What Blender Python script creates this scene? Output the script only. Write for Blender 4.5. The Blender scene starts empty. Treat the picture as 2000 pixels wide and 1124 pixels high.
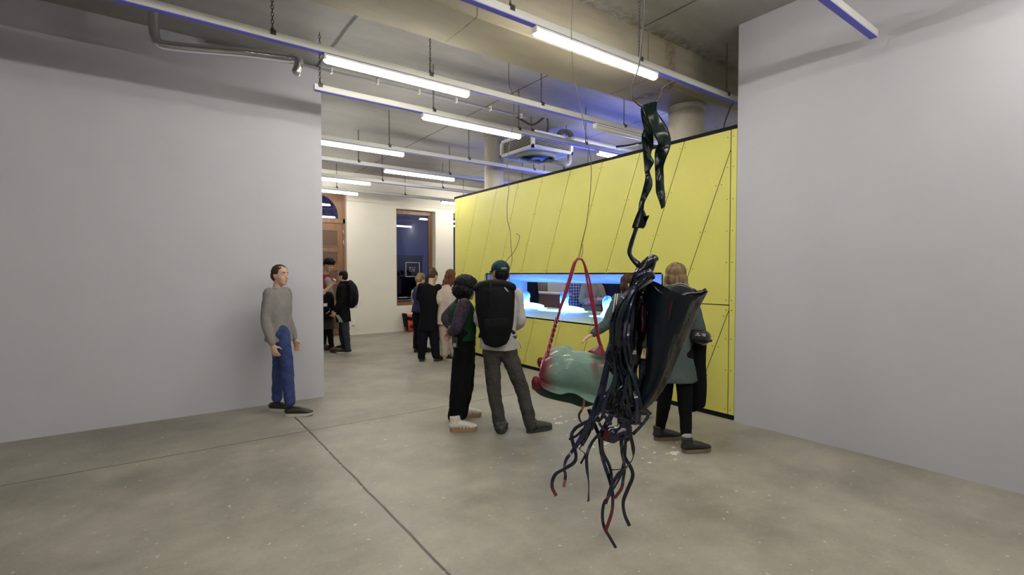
import bpy, bmesh, math, random
from mathutils import Vector, Matrix, noise

# ------------------------------------------------------------------ camera, world, exposure
SC = bpy.context.scene
COL = SC.collection
F = 955.0
CAM_H = 1.62
YAW = math.radians(36.1)
PITCH = math.radians(1.56)
cam_data = bpy.data.cameras.new('camera')
cam_data.sensor_width = 36.0
cam_data.lens = 36.0 * F / 2000.0
cam_data.clip_end = 400
cam = bpy.data.objects.new('camera', cam_data)
cam.location = (0, 0, CAM_H)
cam.rotation_euler = (math.pi / 2 - PITCH, 0, -YAW)
COL.objects.link(cam)
SC.camera = cam
CR = Matrix.Rotation(-YAW, 3, 'Z') @ Matrix.Rotation(math.pi / 2 - PITCH, 3, 'X')
RA = Vector((math.cos(YAW), -math.sin(YAW), 0))     # image right, level
DA = Vector((math.sin(YAW), math.cos(YAW), 0))      # away from the viewer, level
UP = Vector((0, 0, 1))

SC.view_settings.view_transform = 'Standard'
SC.view_settings.look = 'None'
SC.view_settings.gamma = 1.0
SC.view_settings.use_curve_mapping = False
SC.view_settings.exposure = 0.95

world = bpy.data.worlds.new('dusk')
SC.world = world
world.use_nodes = True
bg = world.node_tree.nodes['Background']
bg.inputs[0].default_value = (0.014, 0.016, 0.050, 1)
bg.inputs[1].default_value = 1.0

TUBE_E = 30.0
BLUE_E = 2.6


def ray(px, py):
    return CR @ Vector(((px - 1000) / F, -(py - 562) / F, -1.0))


def at(px, py, Z):
    """point on the photo ray at level distance Z from the viewer plane"""
    d = ray(px, py)
    return Vector((0, 0, CAM_H)) + d * (Z / d.dot(DA))


def on_floor(px, py):
    d = ray(px, py)
    return Vector((0, 0, CAM_H)) + d * (-CAM_H / d.z)


def x_on(px, Y):
    """world X where the photo column px meets the plane y=Y"""
    d = ray(px, 536)
    return d.x / d.y * Y


def y_on(px, X):
    d = ray(px, 536)
    return d.y / d.x * X


# ------------------------------------------------------------------ materials
MATS = {}


def mat(name, col, rough=0.6, metal=0.0, coat=0.0, var=0.0, vscale=4.0, bump=0.0, bscale=60.0,
        emit=None, estr=0.0, spec=0.5, col2=None, stretch=None, sheen=0.0, trans=0.0, rv=0.0):
    if name in MATS:
        return MATS[name]
    m = bpy.data.materials.new(name)
    m.use_nodes = True
    nt = m.node_tree
    b = nt.nodes['Principled BSDF']
    b.inputs['Base Color'].default_value = (*col, 1)
    b.inputs['Roughness'].default_value = rough
    b.inputs['Metallic'].default_value = metal
    b.inputs['Coat Weight'].default_value = coat
    b.inputs['Coat Roughness'].default_value = 0.06
    b.inputs['Specular IOR Level'].default_value = spec
    b.inputs['Sheen Weight'].default_value = sheen
    b.inputs['Transmission Weight'].default_value = trans
    tc = nt.nodes.new('ShaderNodeTexCoord')
    mp = nt.nodes.new('ShaderNodeMapping')
    nt.links.new(tc.outputs['Object'], mp.inputs[0])
    if stretch:
        mp.inputs['Scale'].default_value = stretch
    if var > 0 or col2:
        n = nt.nodes.new('ShaderNodeTexNoise')
        n.inputs['Scale'].default_value = vscale
        n.inputs['Detail'].default_value = 6
        n.inputs['Roughness'].default_value = 0.6
        nt.links.new(mp.outputs[0], n.inputs['Vector'])
        r = nt.nodes.new('ShaderNodeValToRGB')
        r.color_ramp.elements[0].position = 0.3
        r.color_ramp.elements[1].position = 0.7
        c2 = col2 if col2 else tuple(min(1, c * (1 + var)) for c in col)
        c1 = col if col2 else tuple(c * (1 - var) for c in col)
        r.color_ramp.elements[0].color = (*c1, 1)
        r.color_ramp.elements[1].color = (*c2, 1)
        nt.links.new(n.outputs['Fac'], r.inputs[0])
        nt.links.new(r.outputs[0], b.inputs['Base Color'])
        if rv:
            mr = nt.nodes.new('ShaderNodeMapRange')
            mr.inputs['From Min'].default_value = 0.3
            mr.inputs['From Max'].default_value = 0.7
            mr.inputs['To Min'].default_value = max(0.02, rough - rv)
            mr.inputs['To Max'].default_value = rough + rv
            nt.links.new(n.outputs['Fac'], mr.inputs['Value'])
            nt.links.new(mr.outputs[0], b.inputs['Roughness'])
    if bump > 0:
        n2 = nt.nodes.new('ShaderNodeTexNoise')
        n2.inputs['Scale'].default_value = bscale
        n2.inputs['Detail'].default_value = 4
        nt.links.new(mp.outputs[0], n2.inputs['Vector'])
        bp = nt.nodes.new('ShaderNodeBump')
        bp.inputs['Strength'].default_value = bump
        bp.inputs['Distance'].default_value = 0.01
        nt.links.new(n2.outputs['Fac'], bp.inputs['Height'])
        nt.links.new(bp.outputs[0], b.inputs['Normal'])
    if emit:
        b.inputs['Emission Color'].default_value = (*emit, 1)
        b.inputs['Emission Strength'].default_value = estr
    MATS[name] = m
    return m


def math_node(nt, op, a, b_=None, clamp=False):
    n = nt.nodes.new('ShaderNodeMath')
    n.operation = op
    n.use_clamp = clamp
    for i, v in enumerate((a, b_)):
        if v is None:
            continue
        if isinstance(v, (int, float)):
            n.inputs[i].default_value = v
        else:
            nt.links.new(v, n.inputs[i])
    return n.outputs[0]


def mix_col(nt, fac, a, b_):
    n = nt.nodes.new('ShaderNodeMix')
    n.data_type = 'RGBA'
    if isinstance(fac, (int, float)):
        n.inputs[0].default_value = fac
    else:
        nt.links.new(fac, n.inputs[0])
    for s, v in ((6, a), (7, b_)):
        if isinstance(v, tuple):
            n.inputs[s].default_value = (*v, 1)
        else:
            nt.links.new(v, n.inputs[s])
    return n.outputs[2]


def noise_fac(nt, vec, scale, detail=5, rough=0.6, lo=0.35, hi=0.65):
    n = nt.nodes.new('ShaderNodeTexNoise')
    n.inputs['Scale'].default_value = scale
    n.inputs['Detail'].default_value = detail
    n.inputs['Roughness'].default_value = rough
    nt.links.new(vec, n.inputs['Vector'])
    r = nt.nodes.new('ShaderNodeMapRange')
    r.inputs['From Min'].default_value = lo
    r.inputs['From Max'].default_value = hi
    nt.links.new(n.outputs['Fac'], r.inputs['Value'])
    return r.outputs[0]


def concrete(name, c_dark, c_light, xl=(), yl=(), lw=0.008, line_col=(0.03, 0.028, 0.024), rough=0.55,
             streak=(1, 1, 1), splash=None, stain=None, wob=0.006, spec=0.4):
    """concrete with soft clouds, joints at world x in xl and y in yl, optional paint splashes"""
    m = bpy.data.materials.new(name)
    m.use_nodes = True
    nt = m.node_tree
    b = nt.nodes['Principled BSDF']
    b.inputs['Specular IOR Level'].default_value = spec
    tc = nt.nodes.new('ShaderNodeTexCoord')
    mp = nt.nodes.new('ShaderNodeMapping')
    nt.links.new(tc.outputs['Object'], mp.inputs[0])
    mp.inputs['Scale'].default_value = streak
    v = mp.outputs[0]
    f1 = noise_fac(nt, v, 0.9, 7, 0.62, .38, .62)
    f2 = noise_fac(nt, v, 4.0, 8, 0.7, 0.3, 0.7)
    f3 = noise_fac(nt, v, 40.0, 3, 0.6, 0.3, 0.7)
    fa = math_node(nt, 'ADD', math_node(nt, 'MULTIPLY', f1, 0.5), math_node(nt, 'MULTIPLY', f2, 0.38))
    fa = math_node(nt, 'ADD', fa, math_node(nt, 'MULTIPLY', f3, 0.12), True)
    c = mix_col(nt, fa, c_dark, c_light)
    sep = nt.nodes.new('ShaderNodeSeparateXYZ')
    nt.links.new(tc.outputs['Object'], sep.inputs[0])
    wn = nt.nodes.new('ShaderNodeTexNoise')
    wn.inputs['Scale'].default_value = 3.0
    wn.inputs['Detail'].default_value = 8
    nt.links.new(tc.outputs['Object'], wn.inputs['Vector'])
    w = math_node(nt, 'MULTIPLY', math_node(nt, 'SUBTRACT', wn.outputs['Fac'], 0.5), wob * 4)
    lines = None
    for axis, vals in ((0, xl), (1, yl)):
        for val in vals:
            wd = lw
            if isinstance(val, tuple):
                val, wd = val
            d = math_node(nt, 'ABSOLUTE', math_node(nt, 'ADD', math_node(nt, 'SUBTRACT', sep.outputs[axis], val), w))
            r = nt.nodes.new('ShaderNodeMapRange')
            r.inputs['From Min'].default_value = wd
            r.inputs['From Max'].default_value = wd * 0.4
            nt.links.new(d, r.inputs['Value'])
            lines = r.outputs[0] if lines is None else math_node(nt, 'MAXIMUM', lines, r.outputs[0])
    if lines is not None:
        lf = math_node(nt, 'MULTIPLY', lines, 0.85)
        c = mix_col(nt, lf, c, line_col)
    # small pale specks
    if splash is not None:
        sp = noise_fac(nt, tc.outputs['Object'], 22.0, 2, 0.5, 0.70, 0.72)
        c = mix_col(nt, math_node(nt, 'MULTIPLY', sp, 0.6), c, (0.62, 0.6, 0.55))
        sd = noise_fac(nt, tc.outputs['Object'], 17.0, 3, 0.5, 0.28, 0.25)
        c = mix_col(nt, math_node(nt, 'MULTIPLY', sd, 0.45), c, (0.12, 0.11, 0.09))
        for (sx, sy, rad) in splash:
            vd = nt.nodes.new('ShaderNodeVectorMath')
            vd.operation = 'DISTANCE'
            nt.links.new(tc.outputs['Object'], vd.inputs[0])
            vd.inputs[1].default_value = (sx, sy, 0)
            fall = nt.nodes.new('ShaderNodeMapRange')
            fall.inputs['From Min'].default_value = rad
            fall.inputs['From Max'].default_value = 0.0
            nt.links.new(vd.outputs['Value'], fall.inputs['Value'])
            n3 = nt.nodes.new('ShaderNodeTexNoise')
            n3.inputs['Scale'].default_value = 11.0
            n3.inputs['Detail'].default_value = 3
            nt.links.new(tc.outputs['Object'], n3.inputs['Vector'])
            s = math_node(nt, 'ADD', n3.outputs['Fac'], math_node(nt, 'MULTIPLY', fall.outputs[0], 0.17))
            r3 = nt.nodes.new('ShaderNodeMapRange')
            r3.inputs['From Min'].default_value = 0.70
            r3.inputs['From Max'].default_value = 0.74
            nt.links.new(s, r3.inputs['Value'])
            k = math_node(nt, 'MULTIPLY', r3.outputs[0], math_node(nt, 'GREATER_THAN', fall.outputs[0], 0.001))
            c = mix_col(nt, math_node(nt, 'MULTIPLY', k, 0.8), c, (0.72, 0.7, 0.66))
    if stain is not None:       # brown stain band: (axis, value, width)
        for (ax, val, wd, colr, amt) in stain:
            d = math_node(nt, 'ABSOLUTE', math_node(nt, 'SUBTRACT', sep.outputs[ax], val))
            r = nt.nodes.new('ShaderNodeMapRange')
            r.inputs['From Min'].default_value = wd
            r.inputs['From Max'].default_value = 0
            nt.links.new(d, r.inputs['Value'])
            nn = noise_fac(nt, tc.outputs['Object'], 9.0, 5, 0.7, 0.4, 0.6)
            k = math_node(nt, 'MULTIPLY', math_node(nt, 'MULTIPLY', r.outputs[0], nn), amt)
            c = mix_col(nt, k, c, colr)
    nt.links.new(c, b.inputs['Base Color'])
    rr = nt.nodes.new('ShaderNodeMapRange')
    rr.inputs['To Min'].default_value = rough - 0.12
    rr.inputs['To Max'].default_value = rough + 0.12
    nt.links.new(f2, rr.inputs['Value'])
    nt.links.new(rr.outputs[0], b.inputs['Roughness'])
    bp = nt.nodes.new('ShaderNodeBump')
    bp.inputs['Strength'].default_value = 0.12
    bp.inputs['Distance'].default_value = 0.01
    nt.links.new(f2, bp.inputs['Height'])
    nt.links.new(bp.outputs[0], b.inputs['Normal'])
    MATS[name] = m
    return m


# ------------------------------------------------------------------ mesh helpers
def link_mesh(name, me, mats, parent=None, smooth=False):
    o = bpy.data.objects.new(name, me)
    COL.objects.link(o)
    if not isinstance(mats, (list, tuple)):
        mats = [mats]
    for m in mats:
        me.materials.append(m)
    if smooth:
        for p in me.polygons:
            p.use_smooth = True
    if parent is not None:
        o.parent = parent
        if parent.type == 'EMPTY' or True:
            o.matrix_parent_inverse = world_of(parent).inverted()
    return o


def world_of(o):
    m = o.matrix_basis.copy()
    if o.parent is not None:
        m = world_of(o.parent) @ o.matrix_parent_inverse @ m
    return m


def obj(name, bm, mats, parent=None, smooth=False):
    me = bpy.data.meshes.new(name)
    bmesh.ops.recalc_face_normals(bm, faces=bm.faces)
    bm.to_mesh(me)
    bm.free()
    return link_mesh(name, me, mats, parent, smooth)


def thing(name, label, cat, loc=(0, 0, 0), group=None):
    o = bpy.data.objects.new(name, None)
    o.location = loc
    o.empty_display_size = 0.1
    COL.objects.link(o)
    o['label'] = label
    o['category'] = cat
    if group:
        o['group'] = group
    return o


def tag(o, label, cat, group=None, kind=None):
    o['label'] = label
    o['category'] = cat
    if group:
        o['group'] = group
    if kind:
        o['kind'] = kind
    return o


def struct(name, bm, m, label=None, cat=None, smooth=False, parent=None):
    o = obj(name, bm, m, parent, smooth)
    if parent is None:
        o['kind'] = 'structure'
        if label:
            o['label'] = label
        if cat:
            o['category'] = cat
    return o


def box(bm, a, b, mi=0, M=None):
    """axis-aligned box between corners a and b (optionally transformed by M)"""
    a = Vector(a); b = Vector(b)
    vs = []
    for x in (a.x, b.x):
        for y in (a.y, b.y):
            for z in (a.z, b.z):
                v = Vector((x, y, z))
                if M is not None:
                    v = M @ v
                vs.append(bm.verts.new(v))
    for f in ((0, 1, 3, 2), (4, 6, 7, 5), (0, 4, 5, 1), (2, 3, 7, 6), (0, 2, 6, 4), (1, 5, 7, 3)):
        fc = bm.faces.new([vs[i] for i in f])
        fc.material_index = mi
    return vs


def cyl(bm, p0, p1, r0, r1=None, n=16, mi=0, caps=True):
    r1 = r0 if r1 is None else r1
    p0 = Vector(p0); p1 = Vector(p1)
    t = (p1 - p0).normalized()
    a = t.orthogonal().normalized()
    b = t.cross(a)
    rings = []
    for p, r in ((p0, r0), (p1, r1)):
        rings.append([bm.verts.new(p + (a * math.cos(2 * math.pi * i / n) + b * math.sin(2 * math.pi * i / n)) * r) for i in range(n)])
    for i in range(n):
        f = bm.faces.new((rings[0][i], rings[0][(i + 1) % n], rings[1][(i + 1) % n], rings[1][i]))
        f.smooth = True
        f.material_index = mi
    if caps:
        for rg in rings:
            f = bm.faces.new(rg)
            f.material_index = mi


def crom(pts, k=4):
    """Catmull-Rom through pts (tuples or vectors of any size)"""
    P = [tuple(p) for p in pts]
    if len(P) < 3:
        return P
    P = [tuple(2 * a - b for a, b in zip(P[0], P[1]))] + P + [tuple(2 * a - b for a, b in zip(P[-1], P[-2]))]
    out = []
    for i in range(1, len(P) - 2):
        for j in range(k):
            t = j / k
            q = []
            for a, b, c, d in zip(P[i - 1], P[i], P[i + 1], P[i + 2]):
                q.append(0.5 * ((2 * b) + (-a + c) * t + (2 * a - 5 * b + 4 * c - d) * t * t + (-a + 3 * b - 3 * c + d) * t ** 3))
            out.append(tuple(q))
    out.append(P[-2])
    return out


def loft(bm, pts, ra, rb=None, side=None, n=14, k=3, round_ends=True, mi=0, fold=None):
    """closed tube of elliptical rings: pts centres, ra/rb radii per point, side = direction of ra"""
    rb = ra if rb is None else rb
    data = [(*p, a, b) for p, a, b in zip(pts, ra, rb)]
    if k > 1:
        data = crom(data, k)
    C = [Vector(d[:3]) for d in data]
    A = [max(0.001, d[3]) for d in data]
    B = [max(0.001, d[4]) for d in data]
    N = len(C)
    T = []
    for i in range(N):
        t = C[min(i + 1, N - 1)] - C[max(i - 1, 0)]
        T.append(t.normalized() if t.length > 1e-9 else Vector((0, 0, 1)))
    if side is None:
        s = T[0].orthogonal().normalized()
    else:
        s = Vector(side)
    rings = []

    def ring(c, t, a, b, s):
        s = (s - t * s.dot(t))
        s = s.normalized() if s.length > 1e-6 else t.orthogonal().normalized()
        u = t.cross(s)
        return [bm.verts.new(c + s * (a * math.cos(2 * math.pi * j / n)) + u * (b * math.sin(2 * math.pi * j / n))) for j in range(n)], s

    if round_ends:
        r0 = min(A[0], B[0])
        for q in (0.95, 0.6):
            rg, s = ring(C[0] - T[0] * r0 * q, T[0], A[0] * math.sqrt(1 - q * q), B[0] * math.sqrt(1 - q * q), s)
            rings.append(rg)
    for i in range(N):
        rg, s2 = ring(C[i], T[i], A[i], B[i], s)
        if side is None:
            s = s2
        rings.append(rg)
    if round_ends:
        r0 = min(A[-1], B[-1])
        for q in (0.6, 0.95):
            rg, _ = ring(C[-1] + T[-1] * r0 * q, T[-1], A[-1] * math.sqrt(1 - q * q), B[-1] * math.sqrt(1 - q * q), s)
            rings.append(rg)
    for i in range(len(rings) - 1):
        for j in range(n):
            f = bm.faces.new((rings[i][j], rings[i][(j + 1) % n], rings[i + 1][(j + 1) % n], rings[i + 1][j]))
            f.smooth = True
            f.material_index = mi
    for rg in (rings[0], rings[-1]):
        f = bm.faces.new(rg)
        f.material_index = mi


def ellipsoid(bm, c, r, M=None, nu=16, nv=10, mi=0):
    c = Vector(c)
    rows = []
    top = bot = None
    for i in range(1, nv):
        th = math.pi * i / nv
        row = []
        for j in range(nu):
            ph = 2 * math.pi * j / nu
            p = Vector((c.x + r[0] * math.sin(th) * math.cos(ph), c.y + r[1] * math.sin(th) * math.sin(ph), c.z + r[2] * math.cos(th)))
            row.append(bm.verts.new(M @ p if M is not None else p))
        rows.append(row)
    p = Vector((c.x, c.y, c.z + r[2])); top = bm.verts.new(M @ p if M is not None else p)
    p = Vector((c.x, c.y, c.z - r[2])); bot = bm.verts.new(M @ p if M is not None else p)
    for j in range(nu):
        f = bm.faces.new((top, rows[0][j], rows[0][(j + 1) % nu])); f.smooth = True; f.material_index = mi
        f = bm.faces.new((bot, rows[-1][(j + 1) % nu], rows[-1][j])); f.smooth = True; f.material_index = mi
        for i in range(len(rows) - 1):
            f = bm.faces.new((rows[i][j], rows[i + 1][j], rows[i + 1][(j + 1) % nu], rows[i][(j + 1) % nu]))
            f.smooth = True
            f.material_index = mi


def fused(name, bm, mats, voxel=0.01, parent=None, smooth_it=4, disp=None):
    """fuse overlapping closed shells into one continuous skin, then displace for folds / strands"""
    me = bpy.data.meshes.new(name + '_tmp')
    bmesh.ops.recalc_face_normals(bm, faces=bm.faces)
    bm.to_mesh(me)
    bm.free()
    tmp = bpy.data.objects.new('tmp', me)
    COL.objects.link(tmp)
    rm = tmp.modifiers.new('r', 'REMESH')
    rm.mode = 'VOXEL'
    rm.voxel_size = voxel
    if smooth_it:
        sm = tmp.modifiers.new('s', 'SMOOTH')
        sm.iterations = smooth_it
        sm.factor = 0.5
    dg = bpy.context.evaluated_depsgraph_get()
    ev = tmp.evaluated_get(dg)
    new = bpy.data.meshes.new_from_object(ev)
    new.name = name
    bpy.data.objects.remove(tmp)
    bpy.data.meshes.remove(me)
    new.materials.clear()
    if disp:
        new.update()
        cos = [v.co.copy() for v in new.vertices]
        nrm = [v.normal.copy() for v in new.vertices]
        for v, c, n_ in zip(new.vertices, cos, nrm):
            v.co = c + n_ * disp(c)
    return link_mesh(name, new, mats, parent, smooth=True)


def folds(amp, s=9.0, sz=4.0, seed=0.0):
    def f(c):
        p = Vector((c.x * s + seed, c.y * s, c.z * sz))
        a = noise.noise(p)
        b = noise.noise(p * 2.3 + Vector((5, 3, 1)))
        return amp * (a + 0.5 * (0.5 - abs(b)) * 1.5)
    return f


def strands(amp, seed=0.0, s=60.0, sz=7.0):
    def f(c):
        p = Vector((c.x * s + seed, c.y * s, c.z * sz))
        q = Vector((c.x * 14 + seed, c.y * 14, c.z * 5))
        return amp * (noise.noise(p) + 0.9 * noise.noise(q))
    return f


def curls(amp, seed=0.0, s=35.0):
    def f(c):
        p = Vector((c.x * s + seed, c.y * s, c.z * s))
        return amp * (noise.noise(p) + 0.6 * noise.noise(p * 2.1))
    return f


def tube(name, pts, r, m, parent=None, n=8, k=6):
    bm = bmesh.new()
    loft(bm, pts, [r] * len(pts), n=n, k=k)
    return obj(name, bm, m, parent, True)


def dup_tree(root, loc=None, parent=None):
    c = root.copy()
    COL.objects.link(c)
    if parent is not None:
        c.parent = parent
    if loc is not None:
        c.location = loc
    for ch in root.children:
        dup_tree(ch, None, c)
    return c
# ------------------------------------------------------------------ the room
CEIL = 4.31
PX = 5.13            # face of the yellow partition
SPX = on_floor(1305, 884)
floor_m = concrete('floor_concrete', (0.185, 0.172, 0.142), (0.40, 0.376, 0.315),
                   wob=.0075, line_col=(.018, .016, .013), xl=((1.255, 0.013), (-4.2, 0.01)), yl=((5.29, 0.010), (-0.6, 0.009)), rough=0.5,
                   splash=[(SPX.x, SPX.y, 0.36), (on_floor(1150, 862).x, on_floor(1150, 862).y, 0.34),
                           (on_floor(1095, 822).x, on_floor(1095, 822).y, 0.3)])
ceil_m = concrete('ceiling_concrete', (0.225, 0.217, 0.210), (0.36, 0.348, 0.335),
                  xl=((1.73, 0.03), (4.33, 0.016), (6.93, 0.016), (9.53, 0.016), (-0.87, 0.02)),
                  rough=0.6, spec=0.15, line_col=(0.05, 0.05, 0.05), streak=(0.5, 1.3, 1), stain=[(1, 3.52, 0.22, (0.16, 0.14, 0.10), 1.0)])
beam_m = concrete('beam_concrete', (0.20, 0.178, 0.142), (0.31, 0.277, 0.212),
                  xl=((2.225, 0.012), (4.47, 0.012), (6.7, 0.012), (0.0, 0.012)), rough=0.7, spec=0.15, line_col=(0.12, 0.10, 0.08),
                  streak=(0.6, 3.0, 3.0), stain=[(2, 3.79, 0.05, (0.28, 0.24, 0.16), .6), (0, 4.86, 0.13, (0.16, 0.11, 0.07), 1.3),
                                                 (2, 4.31, 0.06, (0.2, 0.17, 0.11), 1.0)])
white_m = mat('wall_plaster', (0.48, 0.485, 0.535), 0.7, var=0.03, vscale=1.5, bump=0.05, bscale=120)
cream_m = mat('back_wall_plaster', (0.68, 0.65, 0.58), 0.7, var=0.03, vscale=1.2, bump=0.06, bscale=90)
col_m = mat('column_concrete', (0.62, 0.57, 0.47), 0.65, var=0.14, vscale=5, bump=0.15, bscale=50, stretch=(1, 1, 0.5))
col_d = mat('column_dark_band', (0.33, 0.31, 0.28), 0.7, var=0.2, vscale=6, bump=0.2, bscale=40)

XMIN, XMAX, YMIN, YMAX = -7.0, 12.5, -6.0, 13.0
bm = bmesh.new(); box(bm, (XMIN, YMIN, -0.25), (XMAX, YMAX + 0.5, 0)); struct('floor', bm, floor_m, 'grey polished concrete floor with dark joints', 'floor')
bm = bmesh.new(); box(bm, (XMIN, YMIN, CEIL), (XMAX, YMAX + 0.5, CEIL + 0.3)); struct('ceiling', bm, ceil_m, 'bare concrete slab ceiling', 'ceiling')
# downstand beam
bm = bmesh.new(); box(bm, (XMIN, 3.556, 3.79), (XMAX, 4.14, CEIL + 0.01))
bmesh.ops.bevel(bm, geom=[e for e in bm.edges], offset=0.012, segments=1, affect='EDGES')
struct('ceiling_beam', bm, beam_m, 'raw concrete beam across the ceiling', 'beam')


def column(name, cx, cy, r, ztop, zband):
    bm = bmesh.new()
    cyl(bm, (cx, cy, 0), (cx, cy, zband), r, n=48)
    cyl(bm, (cx, cy, zband), (cx, cy, ztop), r * 1.012, n=48, mi=1)
    o = struct(name, bm, [col_m, col_d], 'round concrete column', 'column')
    return o


column('concrete_column', 5.62, 3.85, 0.225, 3.80, 3.70)
column('concrete_column', 5.45, 8.08, 0.188, CEIL + 0.01, 4.28)
# end wall of the left partition, a slightly proud lower part
bm = bmesh.new()
box(bm, (XMIN, 6.65, 0), (1.777, 6.93, 3.99))
box(bm, (XMIN, 6.665, 3.98), (1.757, 6.92, CEIL + 0.005))
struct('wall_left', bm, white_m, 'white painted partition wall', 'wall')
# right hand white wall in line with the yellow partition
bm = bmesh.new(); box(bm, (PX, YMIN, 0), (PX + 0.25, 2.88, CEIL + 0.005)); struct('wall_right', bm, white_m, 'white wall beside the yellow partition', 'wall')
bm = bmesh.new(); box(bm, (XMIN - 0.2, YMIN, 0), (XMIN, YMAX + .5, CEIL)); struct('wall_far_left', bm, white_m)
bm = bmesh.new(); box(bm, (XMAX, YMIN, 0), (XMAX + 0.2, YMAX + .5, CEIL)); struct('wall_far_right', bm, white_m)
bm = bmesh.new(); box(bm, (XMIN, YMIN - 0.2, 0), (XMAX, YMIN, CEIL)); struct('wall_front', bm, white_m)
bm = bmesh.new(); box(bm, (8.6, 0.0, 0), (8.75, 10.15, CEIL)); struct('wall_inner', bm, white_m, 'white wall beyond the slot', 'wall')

# back wall with a door and windows, 45 cm reveals
D0, D1, DTOP = 2.70, 4.09, 3.80
WZ0, WZ1 = 0.72, 3.46
WINS = [(5.47, 6.69), (7.29, 8.51), (9.2, 10.4)]
bm = bmesh.new()
T = YMAX + 0.45
edges_x = [XMIN, D0, D1] + [v for w in WINS for v in w] + [XMAX]
box(bm, (XMIN, YMAX, 0), (D0, T, CEIL))
box(bm, (D0, YMAX, DTOP), (D1, T, CEIL))
px0 = D1
for (a, b) in WINS:
    box(bm, (px0, YMAX, 0), (a, T, CEIL))
    box(bm, (a, YMAX, 0), (b, T, WZ0))
    box(bm, (a, YMAX, WZ1), (b, T, CEIL))
    px0 = b
box(bm, (px0, YMAX, 0), (XMAX, T, CEIL))
struct('wall_back', bm, cream_m, 'cream white back wall', 'wall')
bm = bmesh.new(); box(bm, (D1 + 0.002, YMAX - 0.02, 3.56), (XMAX, YMAX, 3.60)); struct('trim_1', bm, cream_m, 'thin plaster ledge on back wall', 'trim')

wood = mat('brown_painted_wood', (0.20, 0.098, 0.048), 0.42, var=0.18, vscale=3, stretch=(6, 6, 0.6), bump=0.05, bscale=40)
wood_d = mat('dark_door_groove', (0.10, 0.05, 0.028), 0.5)
steel = mat('hinge_steel', (0.6, 0.6, 0.58), 0.35, metal=0.9)

# dark glass that mirrors the lamps
glass = bpy.data.materials.new('window_glass'); glass.use_nodes = True
nt = glass.node_tree
for n in list(nt.nodes):
    if n.type != 'OUTPUT_MATERIAL':
        nt.nodes.remove(n)
gl = nt.nodes.new('ShaderNodeBsdfGlossy'); gl.inputs['Roughness'].default_value = 0.012
tr = nt.nodes.new('ShaderNodeBsdfTransparent'); tr.inputs[0].default_value = (0.72, 0.76, 0.86, 1)
fr = nt.nodes.new('ShaderNodeFresnel'); fr.inputs[0].default_value = 1.75
mx = nt.nodes.new('ShaderNodeMixShader')
nt.links.new(fr.outputs[0], mx.inputs[0]); nt.links.new(tr.outputs[0], mx.inputs[1]); nt.links.new(gl.outputs[0], mx.inputs[2])
nt.links.new(mx.outputs[0], nt.nodes['Material Output'].inputs[0])

FY = YMAX + 0.20
white_line = mat('window_lettering', (0.75, 0.77, 0.8), 0.5)
for i, (a, b) in enumerate(WINS):
    bm = bmesh.new()
    w = 0.075
    box(bm, (a, FY, WZ0), (a + w, FY + 0.09, WZ1)); box(bm, (b - w, FY, WZ0), (b, FY + 0.09, WZ1))
    box(bm, (a + w, FY, WZ0), (b - w, FY + 0.09, WZ0 + w)); box(bm, (a + w, FY, WZ1 - w), (b - w, FY + 0.09, WZ1))
    for (p, q) in ((w, w + 0.035),):
        box(bm, (a + p, FY + 0.02, WZ0 + p), (a + q, FY + 0.09, WZ1 - p)); box(bm, (b - q, FY + 0.02, WZ0 + p), (b - p, FY + 0.09, WZ1 - p))
        box(bm, (a + q, FY + 0.02, WZ0 + p), (b - q, FY + 0.09, WZ0 + q)); box(bm, (a + q, FY + 0.02, WZ1 - q), (b - q, FY + 0.09, WZ1 - p))
    wn = struct('window_%d' % (i + 1), bm, wood, 'tall brown framed window in the back wall', 'window')
    bm = bmesh.new(); box(bm, (a + w, FY + 0.055, WZ0 + w), (b - w, FY + 0.062, WZ1 - w)); obj('pane', bm, glass, wn)
    if i == 0:
        # square outline and rows of small white lettering stuck on the pane (too small to read)
        bm = bmesh.new()
        xa, xb = x_on(794, FY), x_on(821, FY)
        za, zb = at(806, 541, 1).z, 0
        Z = FY / (ray(806, 536).y)
        def zz(py): return CAM_H + (ray(806, py).z / ray(806, py).y) * FY
        z0, z1 = zz(541), zz(513)
        y0 = FY + 0.048
        t = 0.008
        box(bm, (xa, y0, z0), (xa + t, y0 + .004, z1)); box(bm, (xb - t, y0, z0), (xb, y0 + .004, z1))
        box(bm, (xa, y0, z0), (xb, y0 + .004, z0 + t)); box(bm, (xa, y0, z1 - t), (xb, y0 + .004, z1))
        random.seed(4)
        for zr, x0, x1, hh in ((zz(524), x_on(801, FY), x_on(813, FY), .03), (zz(527.5), x_on(801, FY), x_on(811, FY), .018), (zz(530.5), x_on(801, FY), x_on(812, FY), .018),
                               (zz(582), x_on(777, FY), x_on(806, FY), .03), (zz(587), x_on(777, FY), x_on(804, FY), .024)):
            x = x0
            while x < x1:
                ww = random.uniform(.012, .022)
                box(bm, (x, y0, zr), (x + .005, y0 + .003, zr + hh))
                if random.random() < .7:
                    box(bm, (x, y0, zr + (hh - .005) * random.choice((0, .5, 1))), (x + ww, y0 + .003, zr + (hh - .005) * random.choice((0, .5, 1)) * 0 + hh * .2 + .004))
                if random.random() < .6:
                    box(bm, (x + ww - .005, y0, zr), (x + ww, y0 + .003, zr + hh * .8))
                x += ww + random.choice((.008, .008, .03))
        obj('lettering', bm, white_line, wn)

# door: panelled leaf, arched fanlight, frame, hinges
DY = YMAX + 0.12
bm = bmesh.new()
fw = 0.10
box(bm, (D0, DY, 0), (D0 + fw, DY + 0.12, DTOP)); box(bm, (D1 - 0.055, DY, 0), (D1, DY + 0.12, DTOP))
box(bm, (D0, DY, 3.72), (D1, DY + 0.12, DTOP)); box(bm, (D0, DY, 2.96), (D1, DY + 0.12, 3.08))
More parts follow.
